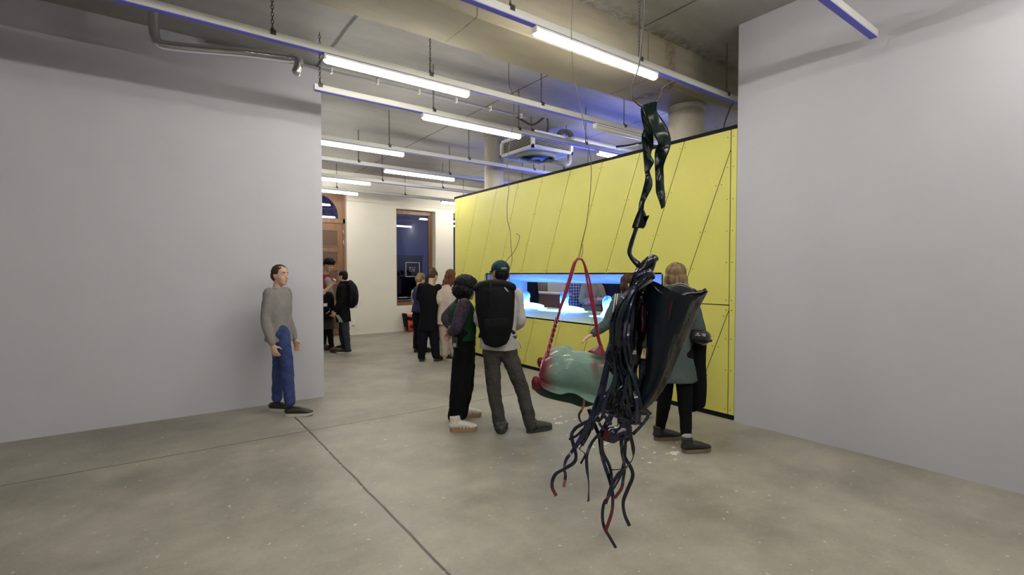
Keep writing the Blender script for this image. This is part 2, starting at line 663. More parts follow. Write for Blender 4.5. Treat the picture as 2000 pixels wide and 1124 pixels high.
# spandrel around the arch
cx, rr, zs = 3.40, 0.52, 3.10
N = 24
for k in range(N):
    t0, t1 = math.pi * k / N, math.pi * (k + 1) / N
    p0 = (cx + rr * math.cos(t0), zs + rr * 1.12 * math.sin(t0)); p1 = (cx + rr * math.cos(t1), zs + rr * 1.12 * math.sin(t1))
    q0 = (p0[0], 3.75) ; q1 = (p1[0], 3.75)
    vs = []
    for yy in (DY + 0.01, DY + 0.07):
        vs.append([bm.verts.new((c[0], yy, c[1])) for c in (p0, p1, q1, q0)])
    bm.faces.new(vs[0]); bm.faces.new(vs[1][::-1])
    for j in range(4):
        bm.faces.new((vs[0][j], vs[0][(j + 1) % 4], vs[1][(j + 1) % 4], vs[1][j]))
box(bm, (D0, DY + 0.01, 3.08), (cx - rr, DY + 0.07, 3.75)); box(bm, (cx + rr, DY + 0.01, 3.08), (D1, DY + 0.07, 3.75))
door = struct('door_1', bm, wood, 'brown panelled wooden door with arched fanlight', 'door')
bm = bmesh.new(); box(bm, (D0 + .1, DY + 0.045, 3.08), (D1 - .1, DY + 0.05, 3.75)); obj('fanlight_pane', bm, glass, door)
bm = bmesh.new()
lx0, lx1 = D0 + fw, D1 - 0.055
box(bm, (lx0, DY + 0.03, 0.02), (lx1, DY + 0.08, 2.96))
for c0, c1 in ((lx0 + 0.10, lx0 + 0.50), (lx1 - 0.55, lx1 - 0.13)):
    for z0, z1 in ((0.15, 0.75), (0.9, 1.75), (1.9, 2.22), (2.34, 2.78)):
        t = 0.022
        box(bm, (c0, DY + 0.012, z0), (c1, DY + 0.03, z0 + t)); box(bm, (c0, DY + 0.012, z1 - t), (c1, DY + 0.03, z1))
        box(bm, (c0, DY + 0.012, z0), (c0 + t, DY + 0.03, z1)); box(bm, (c1 - t, DY + 0.012, z0), (c1, DY + 0.03, z1))
        box(bm, (c0 + t, DY + 0.026, z0 + t), (c1 - t, DY + 0.03, z1 - t), 1)
obj('door_leaf', bm, [wood, wood_d], door)
for z in (2.38, 2.65, 1.1):
    bm = bmesh.new(); cyl(bm, (lx1 + 0.005, DY - 0.005, z), (lx1 + 0.005, DY - 0.005, z + 0.14), 0.018)
    obj('hinge', bm, steel, door)
# outside in the dark: low buildings and trees beyond the glass
dark_b = mat('night_building', (0.05, 0.045, 0.05), 0.9)
dark_t = mat('night_foliage', (0.012, 0.016, 0.012), 0.9)
bm = bmesh.new(); box(bm, (-60, 13.6, -0.4), (120, 160, -0.3)); struct('ground', bm, dark_t)
bx = Vector((ray(812, 536).x, ray(812, 536).y)) * (48 / ray(812, 536).y)
bm = bmesh.new(); box(bm, (bx.x - 2.2, 48, -.3), (bx.x + 0.8, 52, 3.4)); box(bm, (bx.x - 2.3, 47.9, 3.4), (bx.x + .9, 52.1, 3.6))
tag(obj('distant_building', bm, dark_b), 'dark flat roofed building seen through the window at dusk', 'building')
random.seed(3)
bm = bmesh.new()
for k in range(70):
    ellipsoid(bm, (8 + k * 0.55 + random.uniform(-.3, .3), 40 + random.uniform(-1, 1), random.uniform(0, .9)), (1.1, 1.0, random.uniform(.6, 1.3)), nu=8, nv=6)
tag(obj('dark_hedge', bm, dark_t, None, True), 'dark row of bushes outside the window', 'hedge', kind='stuff')

# power outlet on the back wall
plastic_w = mat('white_plastic', (0.72, 0.71, 0.68), 0.4)
plastic_g = mat('grey_plastic', (0.25, 0.25, 0.24), 0.5)  # even grey of the pouch tag, helmet badge and camera
xo = x_on(689, YMAX)
t = thing('wall_outlet', 'white double power outlet low on the cream back wall beside the door', 'outlet', (xo, YMAX, 0.3))
zo0, zo1 = 0.24, 0.44
bm = bmesh.new(); box(bm, (xo - .05, YMAX - .012, zo0), (xo + .05, YMAX, zo1)); bmesh.ops.bevel(bm, geom=list(bm.edges), offset=.004, segments=2, affect='EDGES'); obj('cover_plate', bm, plastic_w, t)
for k in (0, 1):
    bm = bmesh.new(); cyl(bm, (xo, YMAX - .03, zo0 + .05 + .1 * k), (xo, YMAX - .012, zo0 + .05 + .1 * k), .036, n=24); obj('socket', bm, plastic_w, t)

# ------------------------------------------------------------------ yellow partition block with the slot
yel = mat('yellow_panel', (0.66, 0.63, 0.145), 0.5, var=0.035, vscale=2.5, bump=0.03, bscale=200)
blk = mat('black_trim', (0.008, 0.008, 0.010), 0.75, spec=.2)
screw_m = mat('panel_screw', (0.16, 0.15, 0.05), 0.4, metal=0.5)
Y0, Y1, ZT, ZB = 2.885, 9.08, 3.205, 0.06
SY0, SY1, SZ0, SZ1 = 3.85, 7.90, 0.89, 1.62
K = 0.3735
PXB = 7.0
part = thing('yellow_partition', 'long yellow panelled block with slanted seams and a lit blue slot', 'partition', (PX, 6, 0))


def clip(poly, inside, inter):
    out = []
    for i in range(len(poly)):
        a, b = poly[i], poly[(i + 1) % len(poly)]
        ia, ib = inside(a), inside(b)
        if ia:
            out.append(a)
        if ia != ib:
            out.append(inter(a, b))
    return out


def clip_rect(poly, y0, y1, z0, z1):
    def lerp(a, b, t): return (a[0] + (b[0] - a[0]) * t, a[1] + (b[1] - a[1]) * t)
    for ax, v, s in ((0, y0, 1), (0, y1, -1), (1, z0, 1), (1, z1, -1)):
        poly = clip(poly, lambda p: (p[ax] - v) * s >= -1e-9, lambda a, b: lerp(a, b, (v - a[ax]) / (b[ax] - a[ax])))
        if len(poly) < 3:
            return []
    return poly


def panel(bm, poly, x0=PX, th=0.012):
    pts = []
    for p in poly:
        if not pts or (abs(p[0] - pts[-1][0]) + abs(p[1] - pts[-1][1])) > 1e-5:
            pts.append(p)
    if len(pts) > 2 and abs(pts[0][0] - pts[-1][0]) + abs(pts[0][1] - pts[-1][1]) < 1e-5:
        pts.pop()
    if len(pts) < 3:
        return
    f = [bm.verts.new((x0, p[0], p[1])) for p in pts]
    b = [bm.verts.new((x0 + th, p[0], p[1])) for p in pts]
    bm.faces.new(f); bm.faces.new(b[::-1])
    for i in range(len(pts)):
        j = (i + 1) % len(pts)
        bm.faces.new((f[i], f[j], b[j], b[i]))


G = 0.0055
CORN = 2.955
bm = bmesh.new()
sb = bmesh.new()
regions = [(CORN + G, Y1, SZ1, ZT), (CORN + G, SY0, 1.276 + G, SZ1), (CORN + G, SY0, SZ0, 1.276 - G), (SY1, Y1, SZ0, SZ1), (CORN + G, Y1, ZB, SZ0)]
for k in range(-3, 16):
    ytop = 8.83 - 0.662 * k          # seam position at z = 3.217
    def L(z, off): return ytop + off + (3.217 - z) * K
    for (ya, yb, za, zb) in regions:
        poly = [(L(za - .01, -0.662 + G), za - .01), (L(za - .01, -G), za - .01), (L(zb + .01, -G), zb + .01), (L(zb + .01, -0.662 + G), zb + .01)]
        panel(bm, clip_rect(poly, ya, yb, za, zb))
    for z in (3.13, 2.62, 2.11, 1.68, 1.15, .80, .45, .11):
        for off in (-.035, .035):
            y = L(z, off)
            if CORN + .02 < y < Y1 - .02 and not (SY0 - .01 < y < SY1 + .01 and SZ0 - .02 < z < SZ1 + .02):
                cyl(sb, (PX - .0015, y, z), (PX + .002, y, z), .0065, n=8)
obj('front_cladding', bm, yel, part)
for z in (3.13, 2.8, 2.45, 2.1, 1.75, 1.33, 1.22, .9, .55, .11):
    for y in (CORN - .03, CORN + .035):
        cyl(sb, (PX - .0015, y, z), (PX + .002, y, z), .0065, n=8)
obj('screws', sb, screw_m, part)['kind'] = 'stuff'
# end strip
bm = bmesh.new(); panel(bm, [(Y0, ZB), (CORN - G, ZB), (CORN - G, ZT), (Y0, ZT)]); box(bm, (PX + .012, Y0, ZB), (PXB - .012, Y0 + .012, ZT)); obj('end_panel', bm, yel, part)
# carcass behind the cladding (dark), with the slot left open
bm = bmesh.new()
xi = PX + .014
box(bm, (xi, Y0 + .014, 0.0), (xi + .03, SY0 - .002, ZT)); box(bm, (xi, SY0 - .002, 0.0), (xi + .03, SY1 + .002, SZ0 - .004))
box(bm, (xi, SY0 - .002, SZ1 + .004), (xi + .03, SY1 + .002, ZT)); box(bm, (xi, SY1 + .002, 0.0), (xi + .03, Y1, ZT))
obj('carcass', bm, blk, part)
bm = bmesh.new(); box(bm, (PX - .004, Y0, ZT), (PX + .05, Y1, ZT + .042)); box(bm, (PXB - .05, Y0, ZT), (PXB, Y1, ZT + .042)); box(bm, (PX - .004, Y1 - .03, ZT), (PXB, Y1 + .02, ZT + .042)); obj('top_trim', bm, blk, part)
bm = bmesh.new(); box(bm, (PX + .03, Y0 + .03, 0), (PXB - .03, Y1 - .03, ZB)); obj('plinth', bm, blk, part)
bm = bmesh.new()
# back face with its own opening
BY0, BY1, BZ1 = 3.3, 9.0, 1.44
SLZ = 0.89
box(bm, (PXB - .012, Y0, ZB), (PXB, Y1, SLZ)); box(bm, (PXB - .012, Y0, BZ1), (PXB, Y1, ZT)); box(bm, (PXB - .012, Y0, SLZ), (PXB, BY0, BZ1)); box(bm, (PXB - .012, BY1, SLZ), (PXB, Y1, BZ1))
box(bm, (PX + .012, Y1 - .012, ZB), (PXB, Y1, ZT))
obj('back_cladding', bm, yel, part)
# ledge: slanted seams cut across a deep sill
bm = bmesh.new()
for k in range(-6, 18):
    yf = 8.83 - 0.662 * k + (3.217 - SZ0) * K
    def q(x, off): return yf + off + (x - PX) * 0.95
    poly = [(q(PX, -.662 + G * .7), PX), (q(PX, -G * .7), PX), (q(PXB, -G * .7), PXB), (q(PXB, -.662 + G * .7), PXB)]
    # clip to the trapezoid of the sill in (y, x)
    pl = clip_rect(poly, BY0 - .5, BY1 + .5, PX, PXB)
    def side_hi(p): return (SY1 + (BY1 - SY1) * (p[1] - PX) / (PXB - PX)) - p[0]
    def side_lo(p): return p[0] - (SY0 + (BY0 - SY0) * (p[1] - PX) / (PXB - PX))
    for fn in (side_hi, side_lo):
        if len(pl) < 3:
            break
        def inter(a, b, fn=fn):
            t = fn(a) / (fn(a) - fn(b))
            return (a[0] + (b[0] - a[0]) * t, a[1] + (b[1] - a[1]) * t)
        pl = clip(pl, lambda p: fn(p) >= -1e-9, inter)
    if len(pl) >= 3:
        f = [bm.verts.new((p[1], p[0], SZ0)) for p in pl]; b = [bm.verts.new((p[1], p[0], SZ0 - .02)) for p in pl]
        try:
            bm.faces.new(f); bm.faces.new(b[::-1])
            for i in range(len(pl)):
                j = (i + 1) % len(pl)
                bm.faces.new((f[i], f[j], b[j], b[i]))
        except ValueError:
            pass
obj('slot_sill', bm, yel, part)
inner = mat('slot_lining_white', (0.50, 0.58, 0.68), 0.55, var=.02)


def slab4(bm, pts, off):
    f = [bm.verts.new(p) for p in pts]; b = [bm.verts.new(Vector(p) + Vector(off)) for p in pts]
    bm.faces.new(f); bm.faces.new(b[::-1])
    for i in range(4):
        j = (i + 1) % 4
        bm.faces.new((f[i], f[j], b[j], b[i]))


bm = bmesh.new(); slab4(bm, [(PX, SY0, SZ1), (PX, SY1, SZ1), (PXB, BY1, BZ1), (PXB, BY0, BZ1)], (0, 0, .02)); obj('slot_soffit', bm, inner, part)
bm = bmesh.new(); slab4(bm, [(PX, SY1, SZ0), (PXB, BY1, SLZ), (PXB, BY1, BZ1), (PX, SY1, SZ1)], (0, .02, 0)); obj('slot_jamb', bm, inner, part)
bm = bmesh.new(); slab4(bm, [(PX, SY0, SZ0), (PXB, BY0, SLZ), (PXB, BY0, BZ1), (PX, SY0, SZ1)], (0, -.02, 0)); obj('slot_jamb', bm, inner, part)
# seam lines in the soffit
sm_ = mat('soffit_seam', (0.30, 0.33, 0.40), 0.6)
bm = bmesh.new()
for k in range(8):
    y = 4.2 + k * .66
    p0 = Vector((PX + .02, y, SZ1 - .0005)); p1 = Vector((PXB - .02, min(BY1, y + .35), BZ1 - .0005))
    slab4(bm, [p0, p0 + Vector((0, .008, 0)), p1 + Vector((0, .008, 0)), p1], (0, 0, -.0012))
obj('seams', bm, sm_, part)

# glowing cast boots standing in pools of light on the sill
def glow(name, top, bottom, z0, z1, s0, s1):
    m = bpy.data.materials.new(name); m.use_nodes = True
    nt = m.node_tree; b = nt.nodes['Principled BSDF']
    tc = nt.nodes.new('ShaderNodeTexCoord'); sp = nt.nodes.new('ShaderNodeSeparateXYZ'); nt.links.new(tc.outputs['Object'], sp.inputs[0])
    mr = nt.nodes.new('ShaderNodeMapRange'); mr.inputs['From Min'].default_value = z0; mr.inputs['From Max'].default_value = z1
    nt.links.new(sp.outputs[2], mr.inputs['Value'])
    nf = noise_fac(nt, tc.outputs['Object'], 14, 3, .5, .3, .7)
    ad = math_node(nt, 'ADD', mr.outputs[0], math_node(nt, 'MULTIPLY', math_node(nt, 'SUBTRACT', nf, .5), .35), True)
    rp = nt.nodes.new('ShaderNodeValToRGB')
    e = rp.color_ramp.elements
    e[0].position = 0.2; e[0].color = (*bottom, 1); e[1].position = 0.9; e[1].color = (*top, 1)
    mid = e.new(.62); mid.color = (.05, .22, 1.0, 1)
    nt.links.new(ad, rp.inputs[0]); nt.links.new(rp.outputs[0], b.inputs['Emission Color'])
    st = nt.nodes.new('ShaderNodeMapRange'); st.inputs['To Min'].default_value = s0; st.inputs['To Max'].default_value = s1
    nt.links.new(ad, st.inputs['Value']); nt.links.new(st.outputs[0], b.inputs['Emission Strength'])
    b.inputs['Base Color'].default_value = (.3, .5, .9, 1); b.inputs['Roughness'].default_value = .15
    return m


glow_m = glow('lit_resin', (.01, .04, .9), (.10, .27, 1.0), SZ0, SZ0 + .36, 4.5 * BLUE_E, 0.9)
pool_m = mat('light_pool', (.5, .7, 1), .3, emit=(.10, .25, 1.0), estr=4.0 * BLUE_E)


def boot(px, label, kneeup=.30, Xc=None, toe=1.0, horns=False):
    Xc = Xc or 6.55
    y = y_on(px, Xc)
    base = Vector((Xc, y, SZ0))
    t = thing('glowing_boot', label, 'sculpture', base, 'glowing cast boots on the slot sill')
    fw = RA.copy()                                           # toes point to image right
    sd = DA.copy()
    bm = bmesh.new()
    h = SZ0 + .02
    loft(bm, [base + fw * 0 + UP * .05, base + UP * .12, base + fw * -.01 + UP * .2, base + UP * (kneeup)], [.075, .085, .09, .1], [.06, .075, .08, .09], side=sd, n=20, k=3)
    loft(bm, [base - fw * .05 + UP * .055, base + fw * .1 + UP * .06, base + fw * .25 * toe + UP * .05, base + fw * .36 * toe + UP * .035], [.07, .075, .08, .05], [.045, .055, .04, .025], side=sd, n=16, k=3)
    if horns:
        for s in (-1, 1):
            loft(bm, [base + fw * .06 * s + UP * (kneeup + .02), base + fw * .07 * s + UP * (kneeup + .09)], [.02, .008], n=8, k=1)
    fused('upper', bm, glow_m, .008, t, 3)
    bm = bmesh.new()
    for i in range(11):
        c = base + fw * (-.09 + i * .045 * toe)
        loft(bm, [c - sd * .075 + UP * .02, c + sd * .075 + UP * .02], [.021, .021], [.02, .02], n=10, k=1)
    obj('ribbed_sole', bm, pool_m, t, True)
    return t


boot(1028, 'narrow glowing blue boot on the sill right behind the man with the backpack', .27, 6.5)
boot(1103, 'tall glowing blue boot in the middle of the sill framed by the red strap', .29, 6.45, horns=True)
boot(1187, 'glowing blue boot on the sill beside the hooded woman', .27, 6.35, .8)
boot(1262, 'glowing blue boot on the sill hidden behind the dark ribbon sculpture', .27, 6.2, .8)
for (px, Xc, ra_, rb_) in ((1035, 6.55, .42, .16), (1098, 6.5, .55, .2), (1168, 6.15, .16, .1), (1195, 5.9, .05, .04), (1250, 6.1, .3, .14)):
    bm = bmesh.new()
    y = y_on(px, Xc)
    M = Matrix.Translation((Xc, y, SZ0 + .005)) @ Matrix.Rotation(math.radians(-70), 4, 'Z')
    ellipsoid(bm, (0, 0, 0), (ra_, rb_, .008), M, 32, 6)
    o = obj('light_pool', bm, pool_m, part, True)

# blue LED strips lying inside the open-topped block
led_m = mat('blue_led', (.2, .3, 1), .4, emit=(.09, .16, 1.0), estr=21.0)
for y in (4.6, 6.0, 7.4):
    bm = bmesh.new(); box(bm, (6.55, y, 2.98), (6.67, y + 1.1, 3.02), 0); box(bm, (6.50, y - .05, 2.95), (6.72, y + 1.15, 2.98), 1)
    box(bm, (6.59, y + .2, 1.5), (6.63, y + .24, 2.96), 1); box(bm, (6.59, y + .9, 1.5), (6.63, y + .94, 2.96), 1)
    obj('led_strip', bm, [led_m, blk], part)
# ------------------------------------------------------------------ light rails and tubes
rail_m = mat('white_enamel_rail', (0.66, 0.66, 0.62), 0.35)
spill_m = mat('painted_blue_spill', (0.10, 0.10, 0.70), 0.4)  # blue light spill under the rails, painted as base colour
batten_m = mat('white_batten', (0.75, 0.75, 0.72), 0.4)
dark_line = mat('rail_joint', (0.05, 0.05, 0.05), 0.6)
chain_m = mat('chain_steel', (0.09, 0.09, 0.095), 0.4, metal=0.7)
tube_m = mat('lit_tube', (0.9, 0.9, 0.85), 0.4, emit=(1.0, 0.955, 0.86), estr=TUBE_E)
off_m = mat('unlit_diffuser', (0.72, 0.71, 0.66), 0.35)
RZ0, RZ1 = 3.635, 3.705

# one chain of links, shared by every hanger
bm = bmesh.new()
z = RZ1 + .03
i = 0
while z < CEIL - .02:
    m = 10
    for (a, sgn) in ((0, 0),):
        rg = []
        for s in range(m):
            th = 2 * math.pi * s / m
            cx_, cz_ = .010 * math.cos(th), .020 * math.sin(th)
            rg.append(Vector((cx_, 0, cz_)) if i % 2 == 0 else Vector((0, cx_, cz_)))
        rr_ = .0032
        prev = None
        first = None
        for s in range(m):
            c = rg[s]; tn = (rg[(s + 1) % m] - rg[s - 1]).normalized()
            u = tn.cross(Vector((0, 1, 0)) if i % 2 == 0 else Vector((1, 0, 0))).normalized(); w_ = tn.cross(u)
            ring = [bm.verts.new(c + Vector((0, 0, z)) + (u * math.cos(q) + w_ * math.sin(q)) * rr_) for q in (0, 1.57, 3.14, 4.71)]
            if prev:
                for q in range(4):
                    bm.faces.new((prev[q], prev[(q + 1) % 4], ring[(q + 1) % 4], ring[q]))
            else:
                first = ring
            prev = ring
        for q in range(4):
            bm.faces.new((prev[q], prev[(q + 1) % 4], first[(q + 1) % 4], first[q]))
    z += .031
    i += 1
chain_me = bpy.data.meshes.new('chain'); bm.to_mesh(chain_me); bm.free(); chain_me.materials.append(chain_m)
bm = bmesh.new(); box(bm, (-.022, -.036, RZ1 - .03), (.022, .036, RZ1 + .012)); cyl(bm, (0, 0, RZ1 + .01), (0, 0, RZ1 + .035), .008, n=8)
clip_me = bpy.data.meshes.new('clip'); bm.to_mesh(clip_me); bm.free(); clip_me.materials.append(chain_m)


def rail(Y, xa, xb, chains, label):
    t = thing('light_rail', label, 'light rail', (xa, Y, RZ0), 'white light rails hung on chains')
    bm = bmesh.new(); box(bm, (xa, Y - .03, RZ0 + .006), (xb, Y + .03, RZ1)); bmesh.ops.bevel(bm, geom=list(bm.edges), offset=.004, segments=1, affect='EDGES')
    obj('housing', bm, rail_m, t)
    bm = bmesh.new(); box(bm, (xa + .01, Y - .026, RZ0), (xb - .01, Y + .026, RZ0 + .006)); obj('underside_blue_spill', bm, spill_m, t)  # thin layer carrying the painted blue glow
    for x in chains:
        for nm, me in (('chain', chain_me), ('clip', clip_me)):
            o = bpy.data.objects.new(nm, me); COL.objects.link(o); o.parent = t
            o.location = (x - xa, 0, -RZ0)
    return t


tube_proto = {}


def lamp(Y, x0, x1, label, lit=True):
    """a batten with a rounded diffuser clipped under the rail"""
    t = thing('tube_lamp', label, 'tube lamp', (x0, Y, RZ0), 'tube lamps on the rails')
    bm = bmesh.new(); box(bm, (x0, Y - .033, RZ0 - .022), (x1, Y + .033, RZ0 - .001))
    obj('batten', bm, batten_m, t)
    bm = bmesh.new(); box(bm, (x0 + .004, Y - .034, RZ0 - .0035), (x1 - .004, Y + .034, RZ0 - .0005)); obj('joint_line', bm, dark_line, t)
    bm = bmesh.new()
    loft(bm, [(x0 + .03, Y, RZ0 - .048), (x1 - .03, Y, RZ0 - .048)], [.033, .033], [.030, .030], side=(0, 1, 0), n=16, k=1)
    obj('diffuser', bm, tube_m if lit else off_m, t, True)
    for x, e in ((x0, .02), (x1, -.02)):
        bm = bmesh.new(); box(bm, (x, Y - .03, RZ0 - .055), (x + e, Y + .03, RZ0 - .02)); obj('end_cap', bm, batten_m, t)
    return t


def cs(Y, pxs): return [x_on(p, Y) for p in pxs]


R = [3.15, 4.67, 5.65, 7.63, 9.0, 10.5, 12.0]
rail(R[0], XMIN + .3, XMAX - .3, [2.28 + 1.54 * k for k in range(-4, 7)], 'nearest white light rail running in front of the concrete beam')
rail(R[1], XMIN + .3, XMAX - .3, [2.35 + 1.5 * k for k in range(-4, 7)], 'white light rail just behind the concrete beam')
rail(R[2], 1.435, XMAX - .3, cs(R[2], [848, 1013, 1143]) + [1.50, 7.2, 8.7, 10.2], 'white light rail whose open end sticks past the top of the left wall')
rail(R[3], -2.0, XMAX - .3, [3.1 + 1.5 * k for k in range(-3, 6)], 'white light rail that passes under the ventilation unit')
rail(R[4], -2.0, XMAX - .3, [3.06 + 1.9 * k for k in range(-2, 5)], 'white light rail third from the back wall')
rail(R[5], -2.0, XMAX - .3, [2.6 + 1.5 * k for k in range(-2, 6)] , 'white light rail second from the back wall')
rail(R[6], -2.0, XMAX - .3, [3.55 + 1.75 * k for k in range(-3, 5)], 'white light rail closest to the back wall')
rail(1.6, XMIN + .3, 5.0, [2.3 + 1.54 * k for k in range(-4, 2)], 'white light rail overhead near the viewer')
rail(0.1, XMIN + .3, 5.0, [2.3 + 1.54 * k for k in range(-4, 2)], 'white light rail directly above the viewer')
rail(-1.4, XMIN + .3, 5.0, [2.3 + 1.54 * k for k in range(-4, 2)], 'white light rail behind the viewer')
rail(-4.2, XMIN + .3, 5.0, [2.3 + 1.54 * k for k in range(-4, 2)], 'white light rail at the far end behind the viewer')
L_ = 1.54
lamp(R[0], 2.52, 4.08, 'lit tube lamp largest and nearest above the hanging dark sculpture')
lamp(R[0], 6.8, 8.3, 'added unseen lit tube lamp on the nearest rail beyond the yellow block')  # unseen lamps beyond the block are added to light the far side
lamp(R[1], 1.275, 2.815, 'lit tube lamp just above the end of the left white wall')
lamp(R[1], 4.77, 6.3, 'unlit white tube lamp above the yellow block', False)
lamp(R[1], 8.8, 10.3, 'added unseen lit tube lamp on the second rail beyond the yellow block')
lamp(R[2], 2.73, 4.27, 'lit tube lamp ending beside the ventilation unit')
lamp(R[2], 5.84, 7.38, 'lit tube lamp half hidden by the top edge of the yellow block')
lamp(R[3], 1.8, 3.35, 'lit tube lamp highest of the four beside the left wall')
lamp(R[3], 7.6, 9.1, 'added unseen lit tube lamp beyond the yellow block on the fourth rail')
lamp(R[4], 3.55, 5.07, 'lit tube lamp in the gap between the left wall and the round column')
lamp(R[4], 9.4, 10.9, 'added unseen lit tube lamp beyond the yellow block on the fifth rail')
lamp(R[5], 2.28, 3.83, 'lit tube lamp above the arched door frame')
lamp(R[5], 7.6, 9.1, 'added unseen lit tube lamp beyond the yellow block on the sixth rail')
lamp(R[6], 2.52, 4.06, 'lit tube lamp lowest in view right over the brown door')
lamp(R[6], 6.35, 7.9, 'lit tube lamp at the far corner of the yellow block')
for Y, xs, w_ in ((1.6, (-4.2, -1.2, 1.5), 'just ahead of'), (0.1, (-3.0, 0.2, 3.3), 'almost above'), (-1.4, (-3.5, 0.0, 3.0), 'just behind')):  # unseen lamps added to brighten the near part of the room
    for x, v_ in zip(xs, ('left', 'middle', 'right', 'rightmost')):
        lamp(Y, x, x + L_, 'added unseen lit tube lamp overhead, %s of the row %s the viewer' % (v_, w_))

# ------------------------------------------------------------------ ceiling conduit with clips
cond_m = mat('conduit_grey', (0.35, 0.34, 0.36), 0.5)
t = thing('ceiling_conduit', 'thin grey conduit clipped along the ceiling ending over the ventilation unit', 'conduit', (1.5, 6.6, CEIL - .03))
XE = x_on(1028, 6.6)
bm = bmesh.new(); cyl(bm, (.5, 6.6, CEIL - .045), (XE, 6.6, CEIL - .045), .017, n=10); obj('pipe', bm, cond_m, t)
x = 1.9
while x < XE:
    bm = bmesh.new(); box(bm, (x - .012, 6.575, CEIL - .07), (x + .012, 6.625, CEIL)); obj('clip', bm, plastic_w, t)
    x += .62
# flexible black cable from the conduit down into the unit
hose_m = mat('black_flexible_hose', (0.035, 0.033, 0.032), 0.5, bump=.3, bscale=150)
hz = 6.6 / ray(1045, 500).y * ray(1045, 500).dot(DA)
pts = [at(px, py, zz_) for px, py, zz_ in ((1010, 229, 8.3), (1022, 236, 8.35), (1037, 244, 8.4), (1050, 240, 8.45), (1061, 231, 8.5), (1067, 227, 8.5), (1070, 235, 8.55), (1070.5, 248, 8.6), (1069, 262, 8.6))]
tag(tube('power_cable', pts, .018, hose_m, k=4), 'black flexible cable looping down into the ventilation unit', 'cable')

# ------------------------------------------------------------------ ventilation unit
vent_w = mat('vent_white_metal', (0.68, 0.68, 0.65), 0.4)
vent_d = mat('vent_dark_inside', (0.015, 0.015, 0.015), 0.8)
vent_g = mat('vent_grey_underside', (0.30, 0.32, 0.25), 0.4, var=.15, vscale=3)
fan_m = mat('fan_blade', (0.10, 0.12, 0.08), 0.45)
VX0, VY0 = 5.17, 6.50
VX1, VY1 = 6.10, 7.47
VZ0, VZ1 = 3.765, 4.065
t = thing('ventilation_unit', 'square white ventilation unit with louvred sides and a round fan hung from the ceiling', 'ventilation unit', ((VX0 + VX1) / 2, (VY0 + VY1) / 2, VZ0))
bm = bmesh.new()
fwid = .055
# frame: four posts, top and bottom rims
for x in (VX0, VX1 - fwid):
    for y in (VY0, VY1 - fwid):
        box(bm, (x, y, VZ0), (x + fwid, y + fwid, VZ1))
for (z0, z1) in ((VZ0, VZ0 + .05), (VZ1 - .045, VZ1)):
    box(bm, (VX0, VY0 + .001, z0), (VX1, VY0 + .04, z1)); box(bm, (VX0, VY1 - .04, z0), (VX1, VY1, z1))
    box(bm, (VX0 + .001, VY0, z0), (VX0 + .04, VY1, z1)); box(bm, (VX1 - .04, VY0, z0), (VX1, VY1, z1))
box(bm, (VX0, VY0, VZ1 - .01), (VX1, VY1, VZ1))
obj('frame', bm, vent_w, t)
bm = bmesh.new(); box(bm, (VX0 + .05, VY0 + .05, VZ0 + .03), (VX1 - .05, VY1 - .05, VZ1 - .02)); obj('dark_core', bm, vent_d, t)
# louvres
for face in range(4):
    bm = bmesh.new()
    n_ = 8
    for i in range(n_):
        zc = VZ0 + .062 + i * (VZ1 - VZ0 - .12) / (n_ - 1)
        s = .011
        if face == 0:
            slab4(bm, [(VX0 + .05, VY0 + .006, zc - s * .7), (VX1 - .05, VY0 + .006, zc - s * .7), (VX1 - .05, VY0 + .036, zc + s), (VX0 + .05, VY0 + .036, zc + s)], (0, 0, .004))
        elif face == 1:
            slab4(bm, [(VX0 + .006, VY0 + .05, zc - s * .7), (VX0 + .006, VY1 - .05, zc - s * .7), (VX0 + .036, VY1 - .05, zc + s), (VX0 + .036, VY0 + .05, zc + s)], (0, 0, .004))
        elif face == 2:
            slab4(bm, [(VX0 + .05, VY1 - .006, zc - s * .7), (VX1 - .05, VY1 - .006, zc - s * .7), (VX1 - .05, VY1 - .036, zc + s), (VX0 + .05, VY1 - .036, zc + s)], (0, 0, .004))
        else:
            slab4(bm, [(VX1 - .006, VY0 + .05, zc - s * .7), (VX1 - .006, VY1 - .05, zc - s * .7), (VX1 - .036, VY1 - .05, zc + s), (VX1 - .036, VY0 + .05, zc + s)], (0, 0, .004))
    obj('louvre', bm, vent_w, t)
# underside plate with round opening, shroud and blades
cx_, cy_ = (VX0 + VX1) / 2, (VY0 + VY1) / 2
bm = bmesh.new()
n_ = 40
ro, hw = .36, (VX1 - VX0) / 2 - .02
hwy = (VY1 - VY0) / 2 - .02
vi, vo = [], []
for i in range(n_):
    th = 2 * math.pi * i / n_
    c, s = math.cos(th), math.sin(th)
    k = min(hw / abs(c) if abs(c) > 1e-6 else 9, hwy / abs(s) if abs(s) > 1e-6 else 9)
    vi.append(bm.verts.new((cx_ + ro * c, cy_ + ro * s, VZ0 + .004))); vo.append(bm.verts.new((cx_ + k * c, cy_ + k * s, VZ0 + .004)))
for i in range(n_):
    bm.faces.new((vi[i], vi[(i + 1) % n_], vo[(i + 1) % n_], vo[i]))
obj('underside', bm, vent_g, t)
bm = bmesh.new()
prof = [(ro, VZ0 + .004), (ro - .005, VZ0 - .045), (ro - .03, VZ0 - .055), (ro - .045, VZ0 - .04), (ro - .045, VZ0 + .05)]
rg = [[bm.verts.new((cx_ + r_ * math.cos(2 * math.pi * i / n_), cy_ + r_ * math.sin(2 * math.pi * i / n_), z_)) for i in range(n_)] for r_, z_ in prof]
for a, b in zip(rg, rg[1:]):
    for i in range(n_):
        f = bm.faces.new((a[i], a[(i + 1) % n_], b[(i + 1) % n_], b[i])); f.smooth = True
obj('fan_shroud', bm, vent_g, t)
